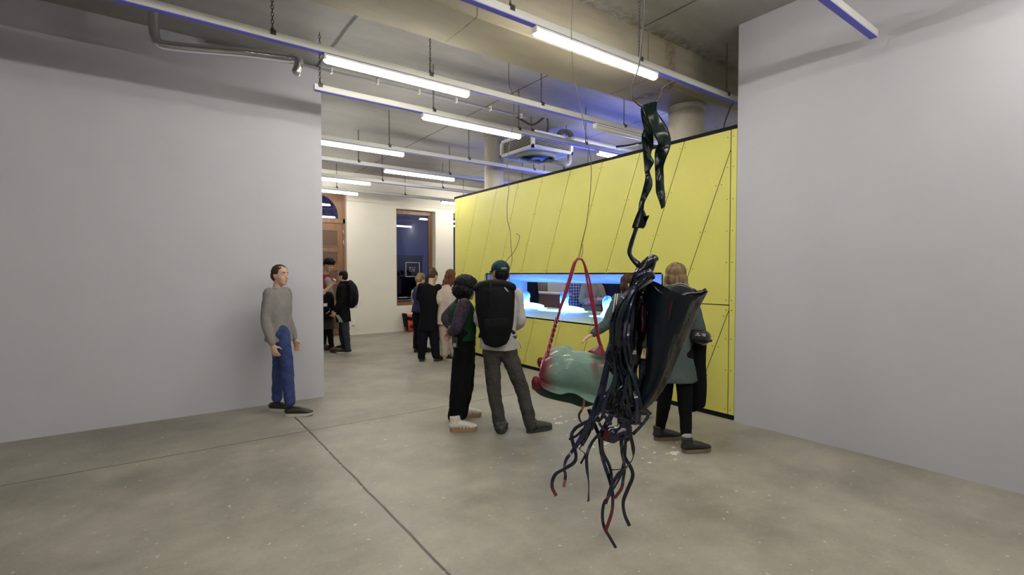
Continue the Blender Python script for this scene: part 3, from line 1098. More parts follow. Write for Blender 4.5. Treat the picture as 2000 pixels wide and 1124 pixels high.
for i in range(7):
    bm = bmesh.new()
    a0 = 2 * math.pi * i / 7
    pts = []
    for rr__, da, dz in ((.07, -.2, .0), (.30, -.05, .02), (.30, .55, -.03), (.07, .45, -.02)):
        pts.append((cx_ + rr__ * math.cos(a0 + da), cy_ + rr__ * math.sin(a0 + da), VZ0 + dz))
    slab4(bm, pts, (0, 0, .004))
    obj('fan_blade', bm, fan_m, t)
bm = bmesh.new(); cyl(bm, (cx_, cy_, VZ0 - .04), (cx_, cy_, VZ0 + .05), .08, .09, n=24); obj('fan_hub', bm, fan_m, t)
for x, y in ((VX0 + .06, VY0 + .12), (VX0 + .06, VY1 - .12), (VX1 - .06, VY0 + .12), (VX1 - .06, VY1 - .12)):
    bm = bmesh.new(); cyl(bm, (x, y, VZ1 - .01), (x, y, CEIL), .006, n=6); obj('hanging_rod', bm, chain_m, t)
# bent drain pipe under the unit and dark flexible duct on top
pipe_g = mat('pipe_grey', (0.36, 0.37, 0.36), 0.35)
Zp = 8.8
pts = [at(1112, 303, Zp + .1), at(1112.5, 315, Zp), at(1109, 320.5, Zp), at(1100, 321.5, Zp), at(1088, 318, Zp + .1), at(1072, 314, Zp + .3)]
o = tube('drain_pipe', pts, .038, pipe_g, t, n=14)
pts = [at(1092, 263, 8.9), at(1097, 258, 8.95), at(1104, 258, 9.0), at(1110, 259, 9.0), at(1115, 264, 9.0), at(1116, 272, 9.0)]
o = tube('flexible_hose', pts, .05, mat('hose_grey', (.16, .15, .14), .5, bump=.5, bscale=60), t, n=14)
# white round duct running away along x
tag(tube('round_duct', [at(1118, 276, 8.75), at(1180, 288.5, 9.3), at(1240, 300, 9.95), at(1258, 303.5, 10.15)], .085, mat('duct_white', (.62, .62, .6), .4), k=1, n=18), 'white round duct running from the ventilation unit over the yellow block', 'duct')
# small sensors and stems above the block
bm = bmesh.new(); cyl(bm, at(1063, 322, 9.5), at(1063, 334, 9.5), .008); cyl(bm, at(1102, 326, 9.2), at(1102, 331, 9.2), .02)
tag(obj('pipe_bracket', bm, chain_m), 'tiny steel bracket stem below the ventilation unit', 'bracket')
# chrome exhaust elbow at the left
chrome = mat('chrome', (.75, .75, .78), .12, metal=1.0)
pl_ = [at(300, 17, 4.9), at(300, 45, 4.9), at(306, 78, 4.9), at(335, 90, 4.92), at(480, 103, 5.1), at(560, 113, 5.15), at(574, 113.5, 5.15), at(582.5, 117, 5.15), at(583, 128, 5.15), at(579, 141, 5.15)]
tag(tube('metal_pipe', pl_, .045, chrome, n=18), 'shiny chrome pipe elbow beside the top of the left wall', 'pipe')
# ------------------------------------------------------------------ people
skin_a = mat('skin_light', (0.56, 0.34, 0.25), 0.5, var=.05, vscale=20)
skin_b = mat('skin_tan', (0.42, 0.24, 0.17), 0.5, var=.05, vscale=20)
skin_c = mat('skin_ruddy', (0.50, 0.27, 0.20), 0.5, var=.05, vscale=20)
eye_w = mat('eye_white', (0.40, 0.38, 0.36), 0.2)
eye_d = mat('eye_dark', (0.02, 0.015, 0.012), 0.15)
lip_m = mat('lips', (0.42, 0.17, 0.15), 0.4)


def hairm(name, dark, light, rough=.6):
    """hair: fine strands running down, dark roots between lighter locks"""
    m = mat(name, dark, rough, vscale=30, col2=light, stretch=(1, 1, .10), bump=.55, bscale=120, spec=.12)
    return m


h_black = hairm('hair_black', (0.003, 0.003, 0.004), (.010, .009, .012), .55)
h_dark = hairm('hair_dark_brown', (0.008, 0.005, 0.004), (.030, .018, .012))
h_brown = hairm('hair_brown', (0.016, 0.009, 0.006), (.085, .048, .028))
h_blond = hairm('hair_dark_blond', (0.055, 0.035, 0.018), (.30, .215, .115))
h_fair = hairm('hair_fair', (0.08, 0.055, 0.028), (.30, .22, .12))
h_red = hairm('hair_auburn', (0.045, 0.015, 0.009), (.17, .065, .035))


def clothm(name, col, rough=0.9, var=.12, bump=.12, bs=260, vs=12, **k):
    return mat(name, col, rough, var=var, vscale=vs, bump=bump, bscale=bs, spec=.12, **k)


c_black = clothm('black_cloth', (0.0055, 0.0055, 0.007))
c_navy = clothm('dark_navy_cloth', (0.006, 0.007, 0.012))
c_greyjean = clothm('charcoal_denim', (0.055, 0.052, 0.050), var=.3)
c_sweat = clothm('grey_sweatshirt', (0.42, 0.41, 0.40), var=.08)
c_green = clothm('dark_green_knit', (0.008, 0.045, 0.018))
c_mesh = clothm('sheer_plum_sleeve', (0.050, 0.035, 0.055), var=.6, vs=40, rough=.6)
c_hood = clothm('slate_green_hoodie', (0.060, 0.082, 0.080))
c_coat = clothm('grey_green_coat', (0.070, 0.092, 0.090))
c_beige = clothm('beige_jacket', (0.46, 0.39, 0.33), var=.04)
c_beigeT = clothm('beige_trousers', (0.36, 0.30, 0.25), var=.04)
c_lilac = clothm('grey_lilac_sleeve', (0.30, 0.27, 0.29))
c_bluevest = clothm('dark_blue_vest', (0.035, 0.035, 0.085))
c_jean = clothm('dark_blue_denim', (0.030, 0.034, 0.05), var=.3)
c_bluejean = clothm('blue_denim', (0.04, 0.06, 0.16), var=.3)
c_red = clothm('dark_red_shirt', (0.20, 0.02, 0.03))
c_white = clothm('white_shirt', (0.62, 0.6, 0.58))
c_tan = clothm('camel_sweater', (0.34, 0.25, 0.14))
c_greyS = clothm('grey_pullover', (0.22, 0.21, 0.2))
c_skirt = clothm('charcoal_skirt', (0.05, 0.05, 0.052))
c_sock = clothm('pale_sock', (0.35, 0.34, 0.36))
s_white = mat('white_leather', (0.62, 0.60, 0.55), 0.4, var=.12, vscale=14)
s_off = mat('off_white_panel', (0.50, 0.48, 0.43), 0.55, var=.1)
s_gum = mat('gum_sole', (0.36, 0.20, 0.10), 0.6, var=.2)
s_black = mat('black_leather', (0.018, 0.017, 0.016), 0.4, var=.2)
s_grey = mat('dark_grey_mesh', (0.055, 0.058, 0.052), 0.7, var=.5, vscale=40)
s_soled = mat('dark_sole', (0.03, 0.03, 0.028), 0.7)
s_solew = mat('pale_sole', (0.5, 0.48, 0.43), 0.6)
s_wood = mat('worn_boot_sole', (0.16, 0.12, 0.08), 0.7, var=.3)
s_brown = mat('brown_leather', (0.07, 0.045, 0.035), 0.5, var=.2)

plaid = bpy.data.materials.new('plaid_shirt'); plaid.use_nodes = True
nt = plaid.node_tree; b = nt.nodes['Principled BSDF']; b.inputs['Roughness'].default_value = .9
tc = nt.nodes.new('ShaderNodeTexCoord'); sp = nt.nodes.new('ShaderNodeSeparateXYZ'); nt.links.new(tc.outputs['Object'], sp.inputs[0])
def stripes(sock, sc): return math_node(nt, 'GREATER_THAN', math_node(nt, 'SINE', math_node(nt, 'MULTIPLY', sock, sc)), 0)
sx = stripes(math_node(nt, 'ADD', sp.outputs[0], math_node(nt, 'MULTIPLY', sp.outputs[1], -.8)), 78); sz = stripes(sp.outputs[2], 95)
f = math_node(nt, 'MULTIPLY', math_node(nt, 'ADD', sx, sz), .5)
c = mix_col(nt, f, (.02, .02, .045), (.5, .48, .5))
nt.links.new(c, b.inputs['Base Color'])


def hand(bm, w, d, nrm, s=1.0, curl=.5, thumb=1, spread=.16):
    """palm, four bent fingers and a thumb; d = pointing direction, nrm = palm side normal"""
    w = Vector(w); d = Vector(d).normalized(); nrm = Vector(nrm); nrm = (nrm - d * nrm.dot(d)).normalized()
    sd = d.cross(nrm).normalized() * thumb
    pl = .088 * s
    loft(bm, [w - d * .02 * s, w + d * .03 * s, w + d * pl], [.027 * s, .037 * s, .040 * s], [.020 * s, .017 * s, .014 * s], side=sd, n=12, k=2)
    for i, (off, ln) in enumerate(((.030, .070), (.010, .080), (-.011, .074), (-.031, .058))):
        p = w + d * (pl - .006 * s) + sd * off * s
        dd = (d + sd * (off / .03) * spread * .8).normalized()
        pts = [p]
        ang = 0
        for seg in (.42, .33, .25):
            ang += curl * .75
            v = dd * math.cos(ang) + nrm * math.sin(ang)
            pts.append(pts[-1] + v * ln * s * seg * 1.05)
        loft(bm, pts, [.0098 * s, .0092 * s, .0085 * s, .007 * s], n=8, k=2)
    p = w + d * .025 * s + sd * .028 * s
    t1 = p + (d * .6 + sd * .75 + nrm * .25).normalized() * .042 * s
    t2 = t1 + (d * .85 + sd * .35 + nrm * .45).normalized() * .032 * s
    loft(bm, [p - sd * .012 * s, t1, t2], [.014 * s, .0115 * s, .009 * s], n=8, k=2)


def head_matrix(c, yaw, pitch, roll=0, s=1.0):
    fw = DA * math.cos(yaw) + RA * math.sin(yaw)
    sd = RA * math.cos(yaw) - DA * math.sin(yaw)
    f2 = fw * math.cos(pitch) - UP * math.sin(pitch)
    u2 = UP * math.cos(pitch) + fw * math.sin(pitch)
    s2 = sd * math.cos(roll) + u2 * math.sin(roll)
    u3 = u2 * math.cos(roll) - sd * math.sin(roll)
    M = Matrix(((s2.x, f2.x, u3.x, c.x), (s2.y, f2.y, u3.y, c.y), (s2.z, f2.z, u3.z, c.z), (0, 0, 0, 1)))
    return M @ Matrix.Diagonal((s, s, s, 1))


HEAD_RINGS = [(-.120, .022, .070, .035), (-.105, .040, .084, .005), (-.085, .050, .088, -.03), (-.06, .058, .088, -.055), (-.03, .066, .089, -.08),
              (.0, .071, .087, -.094), (.03, .074, .091, -.1), (.06, .073, .088, -.1), (.085, .066, .074, -.09), (.105, .05, .05, -.066), (.118, .026, .02, -.035)]


def head_shell(bm, M):
    rows = []
    n = 22
    for (z, w, yf, yb) in HEAD_RINGS:
        cy, ry = (yf + yb) / 2, (yf - yb) / 2
        row = []
        for i in range(n):
            th = 2 * math.pi * i / n
            c, s = math.cos(th), math.sin(th)
            e = .9
            row.append(bm.verts.new(M @ Vector((w * math.copysign(abs(c) ** e, c), cy + ry * math.copysign(abs(s) ** e, s), z))))
        rows.append(row)
    for a, b_ in zip(rows, rows[1:]):
        for i in range(n):
            bm.faces.new((a[i], a[(i + 1) % n], b_[(i + 1) % n], b_[i]))
    bm.faces.new(rows[0]); bm.faces.new(rows[-1])

    def pt(*p): return M @ Vector(p)
    sc = M.to_scale().x
    loft(bm, [pt(0, .078, .022), pt(0, .096, -.005), pt(0, .112, -.030), pt(0, .085, -.040)], [.007 * sc, .010 * sc, .014 * sc, .014 * sc], n=10, k=2)
    loft(bm, [pt(-.03, .082, .030), pt(0, .089, .027), pt(.03, .082, .030)], [.008 * sc] * 3, n=8, k=2)
    loft(bm, [pt(-.02, .083, -.066), pt(0, .091, -.064), pt(.02, .083, -.066)], [.007 * sc] * 3, n=8, k=2)
    loft(bm, [pt(-.015, .083, -.077), pt(0, .088, -.078), pt(.015, .083, -.077)], [.006 * sc] * 3, n=8, k=2)
    ellipsoid(bm, (0, .074, -.103), (.022, .016, .016), M, 10, 6)
    for s in (-1, 1):
        ellipsoid(bm, (.075 * s, -.012, -.008), (.009, .018, .031), M, 10, 8)
        ellipsoid(bm, (.045 * s, .060, -.035), (.022, .024, .02), M, 10, 6)


HAIR = {
    'short': [(0, -.014, .040, .083, .098, .086), (0, -.045, -.005, .078, .066, .075)],
    'cap': [(0, -.045, -.02, .077, .062, .07)],
    'curly': [(0, -.01, .065, .098, .112, .085), (0, -.045, .01, .088, .075, .075), (.03, .05, .09, .05, .05, .04), (-.03, .05, .09, .05, .05, .04)],
    'puffy': [(0, -.022, .050, .150, .135, .110), (0, -.050, -.03, .150, .118, .105), (.04, .05, .05, .08, .06, .05), (-.06, -.03, -.05, .08, .08, .07)],
    'bobfair': [(0, -.014, .042, .092, .105, .09), (0, -.04, -.03, .095, .082, .085)],
    'bun': [(0, -.018, .040, .083, .098, .086), (0, -.045, -.005, .078, .066, .078), (0, -.055, .118, .042, .042, .032)],
    'long': [(0, -.016, .042, .090, .104, .088), (0, -.05, -.03, .092, .072, .09), (0, -.06, -.12, .088, .05, .10), (0, -.062, -.19, .072, .036, .06)],
    'longer': [(0, -.016, .046, .100, .110, .096), (0, -.045, -.03, .112, .086, .10), (0, -.058, -.12, .128, .066, .12), (-.02, -.065, -.20, .118, .052, .09), (.02, -.065, -.26, .09, .04, .06)],
    'tied': [(0, -.016, .042, .088, .102, .088), (0, -.045, -.02, .088, .072, .09), (0, -.02, -.10, .075, .07, .07)],
}


def shoe(parent, heel, yaw, style, length=.27, w=.045, lift=0.0, label=None):
    """heel = floor point under the heel; yaw = toe direction (0 away, 90 image right)"""
    a = math.radians(yaw)
    fw = DA * math.cos(a) + RA * math.sin(a)
    sd = RA * math.cos(a) - DA * math.sin(a)
    h = Vector((heel.x, heel.y, lift))
    up_m, so_m, soleh, top = {'white': (s_white, s_gum, .028, .16), 'hiker': (s_grey, s_soled, .028, .085), 'boot': (s_black, s_wood, .024, .125),
                              'sneakd': (s_black, s_solew, .022, .08), 'brown': (s_brown, s_soled, .024, .11), 'black': (s_black, s_soled, .03, .10)}[style]
    L = length
    bm = bmesh.new()
    z0 = soleh
    pts = [h + fw * .015 * L / .27 + UP * (z0 + .035), h + fw * L * .25 + UP * (z0 + .042), h + fw * L * .5 + UP * (z0 + .038), h + fw * L * .75 + UP * (z0 + .026), h + fw * L * .93 + UP * (z0 + .018)]
    loft(bm, pts, [.037, .041, .045, .046, .034], [.038, .046, .040, .031, .022], side=sd, n=16, k=3)
    loft(bm, [h + fw * L * .17 + UP * (z0 + .03), h + fw * L * .16 + UP * (top * .75), h + fw * L * .14 + UP * top], [.043, .043, .044], [.058, .056, .052], side=sd, n=16, k=2, round_ends=False)
    if style == 'boot':
        loft(bm, [h + fw * L * .14 + UP * .09, h + fw * L * .13 + UP * .14], [.043, .045], [.05, .054], side=sd, n=16, k=2, round_ends=False)
    s = fused('shoe', bm, up_m, .006, parent, 3)
    if label:
        s['label'] = label
    bm = bmesh.new()
    N = 14
    up_, lo_ = [], []
    for side_ in (1, -1):
        rng = range(N + 1) if side_ == 1 else range(N, -1, -1)
        for i in rng:
            t = i / N
            ww = w * (0.82 + .30 * math.sin(t * 2.4) - .32 * max(0, t - .8) * 3) * math.sqrt(max(0.0, 1 - (2 * abs(t - .5)) ** 8)) + .002
            p = h + fw * (t * (L + .02) - .012) + sd * side_ * ww
            rise = .018 * max(0, t - .75) / .25
            lo_.append(bm.verts.new(p + UP * (0.001 + rise))); up_.append(bm.verts.new(p + UP * (soleh + .008 + rise * .6)))
    bm.faces.new(lo_[::-1]); bm.faces.new(up_)
    n = len(lo_)
    for i in range(n):
        j = (i + 1) % n
        bm.faces.new((lo_[i], lo_[j], up_[j], up_[i]))
    obj('sole', bm, so_m, s)
    if style in ('white', 'hiker'):
        pm = s_off if style == 'white' else s_soled
        for i in range(6 if style == 'hiker' else 4):
            t = .34 + i * (.09 if style == 'hiker' else .13)
            zt = z0 + .080 - .011 * i * (1 if style == 'hiker' else 1.4)
            c = h + fw * L * t
            for s2 in (-1, 1):
                bm = bmesh.new()
                pts = [c + fw * .012 + sd * s2 * .047 + UP * (z0 + .006), c + sd * s2 * .047 + UP * (z0 + .03 * (1 - t * .5)), c - fw * .008 + sd * s2 * .026 + UP * (zt - .008)]
                loft(bm, pts, [.008, .007, .006], [.004] * 3, side=fw, n=8, k=3)
                obj('side_panel', bm, pm, s, True)
        bm = bmesh.new()
        loft(bm, [h + fw * (-.004) + UP * (z0 + .01), h + fw * (-.004) + UP * (z0 + .05), h + fw * .006 + UP * (z0 + .085)], [.026, .024, .016], [.006] * 3, side=sd, n=10, k=3)
        obj('heel_tab', bm, pm, s, True)
    if style in ('white', 'hiker', 'sneakd'):
        bm = bmesh.new()
        lm = s_solew if style != 'hiker' else s_soled
        for i in range(5):
            t = .30 + i * .075
            zt = z0 + .080 - .011 * i
            c = h + fw * L * t
            pts = [c - sd * .026 + UP * (zt - .010), c + fw * .008 + UP * (zt + .001), c + sd * .026 + UP * (zt - .010)]
            loft(bm, pts, [.0032] * 3, n=6, k=3)
        obj('laces', bm, lm, s, True)
    return s


def person(label, px, Z, H=1.72, phi=0, head=None, hyaw=None, hpitch=0.0, hroll=0.0, hair='short', hair_m=None, skin=None,
           J=None, top=None, bottom=None, shoes='black', shoe_spec=None, wide=1.0, voxel=.009, hands=(.5, .5), hand_dirs=None,
           face=True, group=None, hips=1.0, hair_d=.006, hs=1.0, skirt=None):
    J = J or {}
    a = math.radians(phi)
    Fw = DA * math.cos(a) + RA * math.sin(a)
    Sd = RA * math.cos(a) - DA * math.sin(a)
    O = at(px, 700, Z); O.z = 0
    s = H / 1.75

    def Lc(x, f, u): return O + Sd * (x * s) + Fw * (f * s) + UP * (u * H)
    D = {'pelvis': Lc(0, 0, .535), 'waist': Lc(0, .01, .61), 'chest': Lc(0, 0, .725), 'neck': Lc(0, -.01, .835), 'head': Lc(0, .025, .925),
         'sr': Lc(.165 * wide, -.005, .805), 'sl': Lc(-.165 * wide, -.005, .805), 'er': Lc(.215 * wide, -.02, .63), 'el': Lc(-.215 * wide, -.02, .63),
         'wr': Lc(.225, .06, .49), 'wl': Lc(-.225, .06, .49), 'hr': Lc(.085, 0, .52), 'hl': Lc(-.085, 0, .52),
         'kr': Lc(.095, .02, .285), 'kl': Lc(-.095, .02, .285), 'ar': Lc(.10, -.02, .05), 'al': Lc(-.10, -.02, .05)}
    for k_, v in J.items():
        D[k_] = Lc(*v[1:]) if v[0] == 'L' else at(v[0], v[1], Z + (v[2] if len(v) > 2 else 0))
    t = thing('person', label, 'person', O, group)
    side = (D['sr'] - D['sl']); side.z = 0; side.normalize()
    skin = skin or skin_a
    w = wide * s

    def torso(bm, m, lo=0.0, collar=True, belly=0.0):
        crotch = D['pelvis'] - UP * (.025 * H)
        pts, ra, rb = [], [], []
        spine = [(crotch, .135 * hips, .095), (D['pelvis'], .168 * hips, .118), (D['waist'], .138, .103 + belly), (D['chest'], .162 * wide, .118 + belly * .3),
                 ((D['sr'] + D['sl']) / 2 - UP * .01, .150 * wide, .088)]
        if collar:
            spine.append((D['neck'] + UP * .0, .072, .062))
        for p, x, y in spine[(1 if lo > 0 else 0):]:
            pts.append(p); ra.append(x * s + m); rb.append(y * s + m)
        loft(bm, pts, ra, rb, side=side, n=22, k=3)

    # body: one continuous skin from head to ankles
    bm = bmesh.new()
    torso(bm, -.020)
    HM = head_matrix(D['head'], math.radians(hyaw if hyaw is not None else phi), math.radians(hpitch), math.radians(hroll), s * .98 * hs)
    nk = HM @ Vector((0, -.02, -.07))
    loft(bm, [D['neck'] - UP * .02, nk.lerp(D['neck'], .5), nk], [.058 * s, .052 * s, .052 * s], n=14, k=2)
    head_shell(bm, HM)
    for q in 'lr':
        S_, E_, W_ = D['s' + q], D['e' + q], D['w' + q]
        loft(bm, [S_, S_.lerp(E_, .5), E_, E_.lerp(W_, .3), W_], [.052 * s, .044 * s, .036 * s, .036 * s, .024 * s], n=12, k=3)
        Hp, Kn, An = D['h' + q], D['k' + q], D['a' + q]
        loft(bm, [Hp, Hp.lerp(Kn, .5), Kn, Kn.lerp(An, .3), An, An - UP * .03], [.066 * s, .060 * s, .046 * s, .046 * s, .034 * s, .032 * s], n=14, k=3)
        hd = (hand_dirs or {}).get(q)
        dirv = (W_ - E_).normalized() if hd is None else Vector(hd[0]).normalized()
        nv = (-Sd if q == 'r' else Sd) if hd is None or len(hd) < 2 else Vector(hd[1])
        th = (1 if q == 'r' else -1) if hd is None or len(hd) < 3 else hd[2]
        hand(bm, W_ + dirv * .015, dirv, nv, s, hands[0 if q == 'l' else 1], thumb=th)
    fused('body', bm, skin, voxel, t, 2)
    # face details
    if face:
        bm = bmesh.new()
        for sx_ in (-1, 1):
            ellipsoid(bm, (.031 * sx_, .076, .004), (.0115, .010, .0065), HM, 12, 8)
        e = obj('eyes', bm, eye_w, t, True)
        bm = bmesh.new()
        for sx_ in (-1, 1):
            ellipsoid(bm, (.031 * sx_, .0825, .003), (.0055, .0045, .0055), HM, 10, 6)
        obj('pupils', bm, eye_d, e, True)
        bm = bmesh.new()
        for sx_ in (-1, 1):
            loft(bm, [HM @ Vector((.014 * sx_, .093, .027)), HM @ Vector((.031 * sx_, .091, .034)), HM @ Vector((.048 * sx_, .079, .028))], [.0035, .004, .002], n=6, k=2)
        obj('eyebrows', bm, hair_m or h_dark, t, True)
        bm = bmesh.new()
        loft(bm, [HM @ Vector((-.021, .088, -.070)), HM @ Vector((0, .0965, -.069)), HM @ Vector((.021, .088, -.070))], [.002, .0055, .002], n=8, k=3)
        obj('lips', bm, lip_m, t, True)
    # hair
    if hair:
        bm = bmesh.new()
        for (cx, cy, cz, rx, ry, rz) in HAIR[hair]:
            ellipsoid(bm, (cx, cy, cz), (rx, ry, rz), HM, 20, 12)
        fn = curls(hair_d * 2, px) if hair in ('curly', 'puffy') else strands(hair_d, px)
        fused('hair', bm, hair_m or h_dark, .007 if voxel < .01 else .01, t, 1, fn)
    # top garment
    if top:
        tm, sm, sl = top['m'], top.get('sm', top['m']), top.get('sleeve', 1.0)
        mg = top.get('mg', .012)
        bm = bmesh.new()
        hem = top.get('hem', .50)         # height fraction of the hem
        hz_ = D['pelvis'] + UP * ((hem - .535) * H)
        spine = [(hz_, top.get('hw', .172) * hips, top.get('hd', .125)), (hz_.lerp(D['waist'], .5), .158 * hips, .118), (D['waist'], top.get('ww', .145), .11 + top.get('belly', 0)), (D['chest'], .165 * wide, .122 + top.get('belly', 0) * .5),
                 ((D['sr'] + D['sl']) / 2 - UP * .005, .155 * wide, .092), (D['neck'] + UP * .008, .070, .064)]
        loft(bm, [p for p, _, _ in spine], [x * s + mg for _, x, _ in spine], [y * s + mg for _, _, y in spine], side=side, n=24, k=3, round_ends=False)
        same = (sm == tm)
        for q in 'lr':
            S_, E_, W_ = D['s' + q], D['e' + q], D['w' + q]
            b2 = bm if same else bmesh.new()
            sr = top.get('sr', 1.0)
            if sl >= .9:
                Wc = E_.lerp(W_, .97)
                loft(b2, [S_ + (S_ - E_).normalized() * .0, S_.lerp(E_, .5), E_, E_.lerp(Wc, .5), Wc], [(.058 * s + mg), (.050 * s + mg) * sr, (.043 * s + mg) * sr, (.041 * s + mg) * sr, (.031 * s + mg * .7)], n=14, k=3)
            elif sl > 0:
                Ec = S_.lerp(E_, sl * 1.6 if sl < .6 else .95)
                loft(b2, [S_, S_.lerp(Ec, .5), Ec], [.058 * s + mg, .053 * s + mg, .050 * s + mg * 1.2], n=14, k=3, round_ends=True)
            if not same and sl > 0:
                fused('sleeve', b2, sm, voxel, t, 3, folds(.006, 14, 10, px + ord(q)))
        if top.get('hoodup'):
            ellipsoid(bm, D['neck'] - Fw * .06 + UP * .01, (.10, .10, .055), None, 16, 10)
        if top.get('collar'):
            loft(bm, [D['neck'] - UP * .01, D['neck'] + UP * .04 + (D['head'] - D['neck']) * .1], [.075 * s, .070 * s], n=16, k=2, round_ends=False)
        fused('top', bm, tm, voxel, t, 3, folds(top.get('fold', .006), 8, 7, px))
    # trousers
    if bottom:
        bmg = bottom.get('mg', .012)
        bm = bmesh.new()
        crotch = D['pelvis'] - UP * (.045 * H)
        wz = D['pelvis'].lerp(D['waist'], bottom.get('rise', .45))
        hs_ = (D['hr'] - D['hl']); hs_.z = 0
        hs_ = hs_.normalized() if hs_.length > .02 else side
        loft(bm, [crotch, D['pelvis'], wz], [.13 * hips * s + bmg, .165 * hips * s + bmg, .150 * s + bmg], [.09 * s + bmg, .112 * s + bmg, .103 * s + bmg], side=hs_, n=22, k=3)
        th_, kn_, cu_ = bottom.get('r', (.088, .062, .05))
        for q in 'lr':
            Hp, Kn, An = D['h' + q], D['k' + q], D['a' + q]
            e = bottom.get('end', 1.0)
            Ae = Kn.lerp(An, e)
            loft(bm, [Hp, Hp.lerp(Kn, .5), Kn, Kn.lerp(Ae, .45), Ae], [th_ * s + bmg * .3, (th_ * .55 + kn_ * .45) * s + bmg * .3, kn_ * s + bmg * .3, (kn_ * .55 + cu_ * .45) * s + bmg * .3, cu_ * s], n=18, k=3)
        fused(bottom.get('name', 'trousers'), bm, bottom['m'], voxel, t, 3, folds(bottom.get('fold', .007), 9, 12, px + 7))
    if skirt:
        bm = bmesh.new()
        p0, p1 = D['waist'] - UP * .04, D['pelvis'] - UP * (skirt['len'])
        loft(bm, [p0, D['pelvis'], p1], [.15 * s, .185 * s, skirt.get('w', .21) * s], [.12 * s, .145 * s, skirt.get('w', .21) * .8 * s], side=side, n=22, k=3, round_ends=False)
        fused('skirt', bm, skirt['m'], voxel, t, 3, folds(.007, 8, 4, px))
    # shoes
    for i, q in enumerate('lr'):
        sp_ = (shoe_spec or {}).get(q)
        if sp_:
            shoe(t, sp_[0], sp_[1], sp_[2] if len(sp_) > 2 else shoes, sp_[3] if len(sp_) > 3 else .27 * s)
        else:
            A_ = D['a' + q]
            hf = phi + (12 if q == 'r' else -12)
            aa = math.radians(hf)
            f_ = DA * math.cos(aa) + RA * math.sin(aa)
            shoe(t, Vector((A_.x, A_.y, 0)) - f_ * .04, hf, shoes, .27 * s)
    return t, D, HM


def fpt(px, py): return on_floor(px, py)


# ---- man with cap and backpack
PZ = 4.97
man, MD, MH = person('man in dark green cap and grey sweatshirt seen from behind', 977, PZ, 1.80, 0,
    J={'head': (976.5, 533, .03), 'neck': (977, 561, 0), 'chest': (977, 597, 0), 'waist': (975, 642, 0), 'pelvis': (973, 668, 0),
       'sl': (946, 577, 0), 'sr': (1008, 577, 0), 'el': (936, 625, .02), 'er': (1015, 627, .02), 'wl': (950, 640, .26), 'wr': (1002, 641, .26),
       'hl': (960, 680, 0), 'hr': (991, 683, 0), 'kl': (965, 763, .0), 'kr': (1020, 763, .04), 'al': (977, 836, 0), 'ar': (1037, 832, -.02)},
    hyaw=-28, hpitch=4, hair='cap', hair_m=h_black, skin=skin_c, voxel=.008,
    top=dict(m=c_sweat, hem=.495, mg=.016, fold=.009), bottom=dict(m=c_greyjean, r=(.086, .064, .060), end=.98, mg=.010, fold=.010, rise=.35),
    shoe_spec={'l': (fpt(978, 849), 6, 'hiker', .28), 'r': (fpt(1030, 846), 62, 'hiker', .29)}, hand_dirs={'l': (RA + DA * .1 + UP * .3, -DA, -1), 'r': (-RA + DA * .1 + UP * .3, -DA, 1)})
for q, (xx, yy) in {'l': (977, 826), 'r': (1036, 824)}.items():
    bm = bmesh.new(); c = at(xx, yy, PZ)
    loft(bm, [c - UP * .022, c + UP * .022], [.066, .067], n=20, k=1, round_ends=False)
    fused('cuff', bm, clothm('denim_cuff', (.10, .10, .098)), .006, man, 1, folds(.003, 20, 20, 3))
# cap
cap_m = clothm('dark_green_cap', (0.008, 0.040, 0.043), rough=.7)
cap_t = mat('teal_piping', (0.02, 0.12, 0.12), .6)
cap = None
bm = bmesh.new()
ellipsoid(bm, (0, -.012, .035), (.092, .108, .092), MH, 28, 16)
bmesh.ops.bisect_plane(bm, geom=list(bm.verts) + list(bm.edges) + list(bm.faces), plane_co=MH @ Vector((0, 0, .022)), plane_no=(MH.to_3x3() @ Vector((0, .05, 1))).normalized(), clear_inner=True)
# opening over the strap at the back
cut = [f for f in bm.faces if (MH.inverted() @ f.calc_center_median()).y < -.075 and abs((MH.inverted() @ f.calc_center_median()).x) < .045 and (MH.inverted() @ f.calc_center_median()).z < .058]
bmesh.ops.delete(bm, geom=cut, context='FACES')
bmesh.ops.solidify(bm, geom=list(bm.faces), thickness=.004)
cap = obj('cap', bm, cap_m, man, True)
bm = bmesh.new()
rows = []
for i in range(13):
    th = math.radians(20 + 140 * i / 12)
    rows.append([MH @ Vector((.086 * math.cos(th), -.01 + .098 * math.sin(th), .030)), MH @ Vector((.082 * math.cos(th), .02 + (.098 + .062) * math.sin(th), .022 - .006))])
for a_, b__ in zip(rows, rows[1:]):
    slab4(bm, [a_[0], a_[1], b__[1], b__[0]], MH.to_3x3() @ Vector((0, 0, -.005)))
obj('cap_visor', bm, cap_m, cap)
bm = bmesh.new()
arc = [MH @ Vector((.052 * math.cos(math.radians(a_)), -.1 - .012 * math.sin(math.radians(a_)) + .012 * abs(math.cos(math.radians(a_))), .022 + .042 * math.sin(math.radians(a_)))) for a_ in range(0, 181, 15)]
loft(bm, arc, [.004] * len(arc), n=8, k=1)
obj('cap_piping', bm, cap_t, cap, True)
bm = bmesh.new(); loft(bm, [MH @ Vector((-.07, -.07, .02)), MH @ Vector((0, -.112, .018)), MH @ Vector((.07, -.07, .02))], [.011] * 3, [.004] * 3, side=UP, n=8, k=4); obj('cap_strap', bm, cap_m, cap, True)
# glasses
bm = bmesh.new()
for sx_ in (-1, 1):
    loft(bm, [MH @ Vector((.031 * sx_ + .024 * math.cos(t_), .098, .0 + .019 * math.sin(t_))) for t_ in [i * math.pi / 8 for i in range(17)]], [.0028] * 17, n=6, k=1)
    loft(bm, [MH @ Vector((.055 * sx_, .096, .006)), MH @ Vector((.079 * sx_, .04, .006)), MH @ Vector((.081 * sx_, -.02, .0))], [.0028] * 3, n=6, k=2)
obj('glasses', bm, blk, man, True)
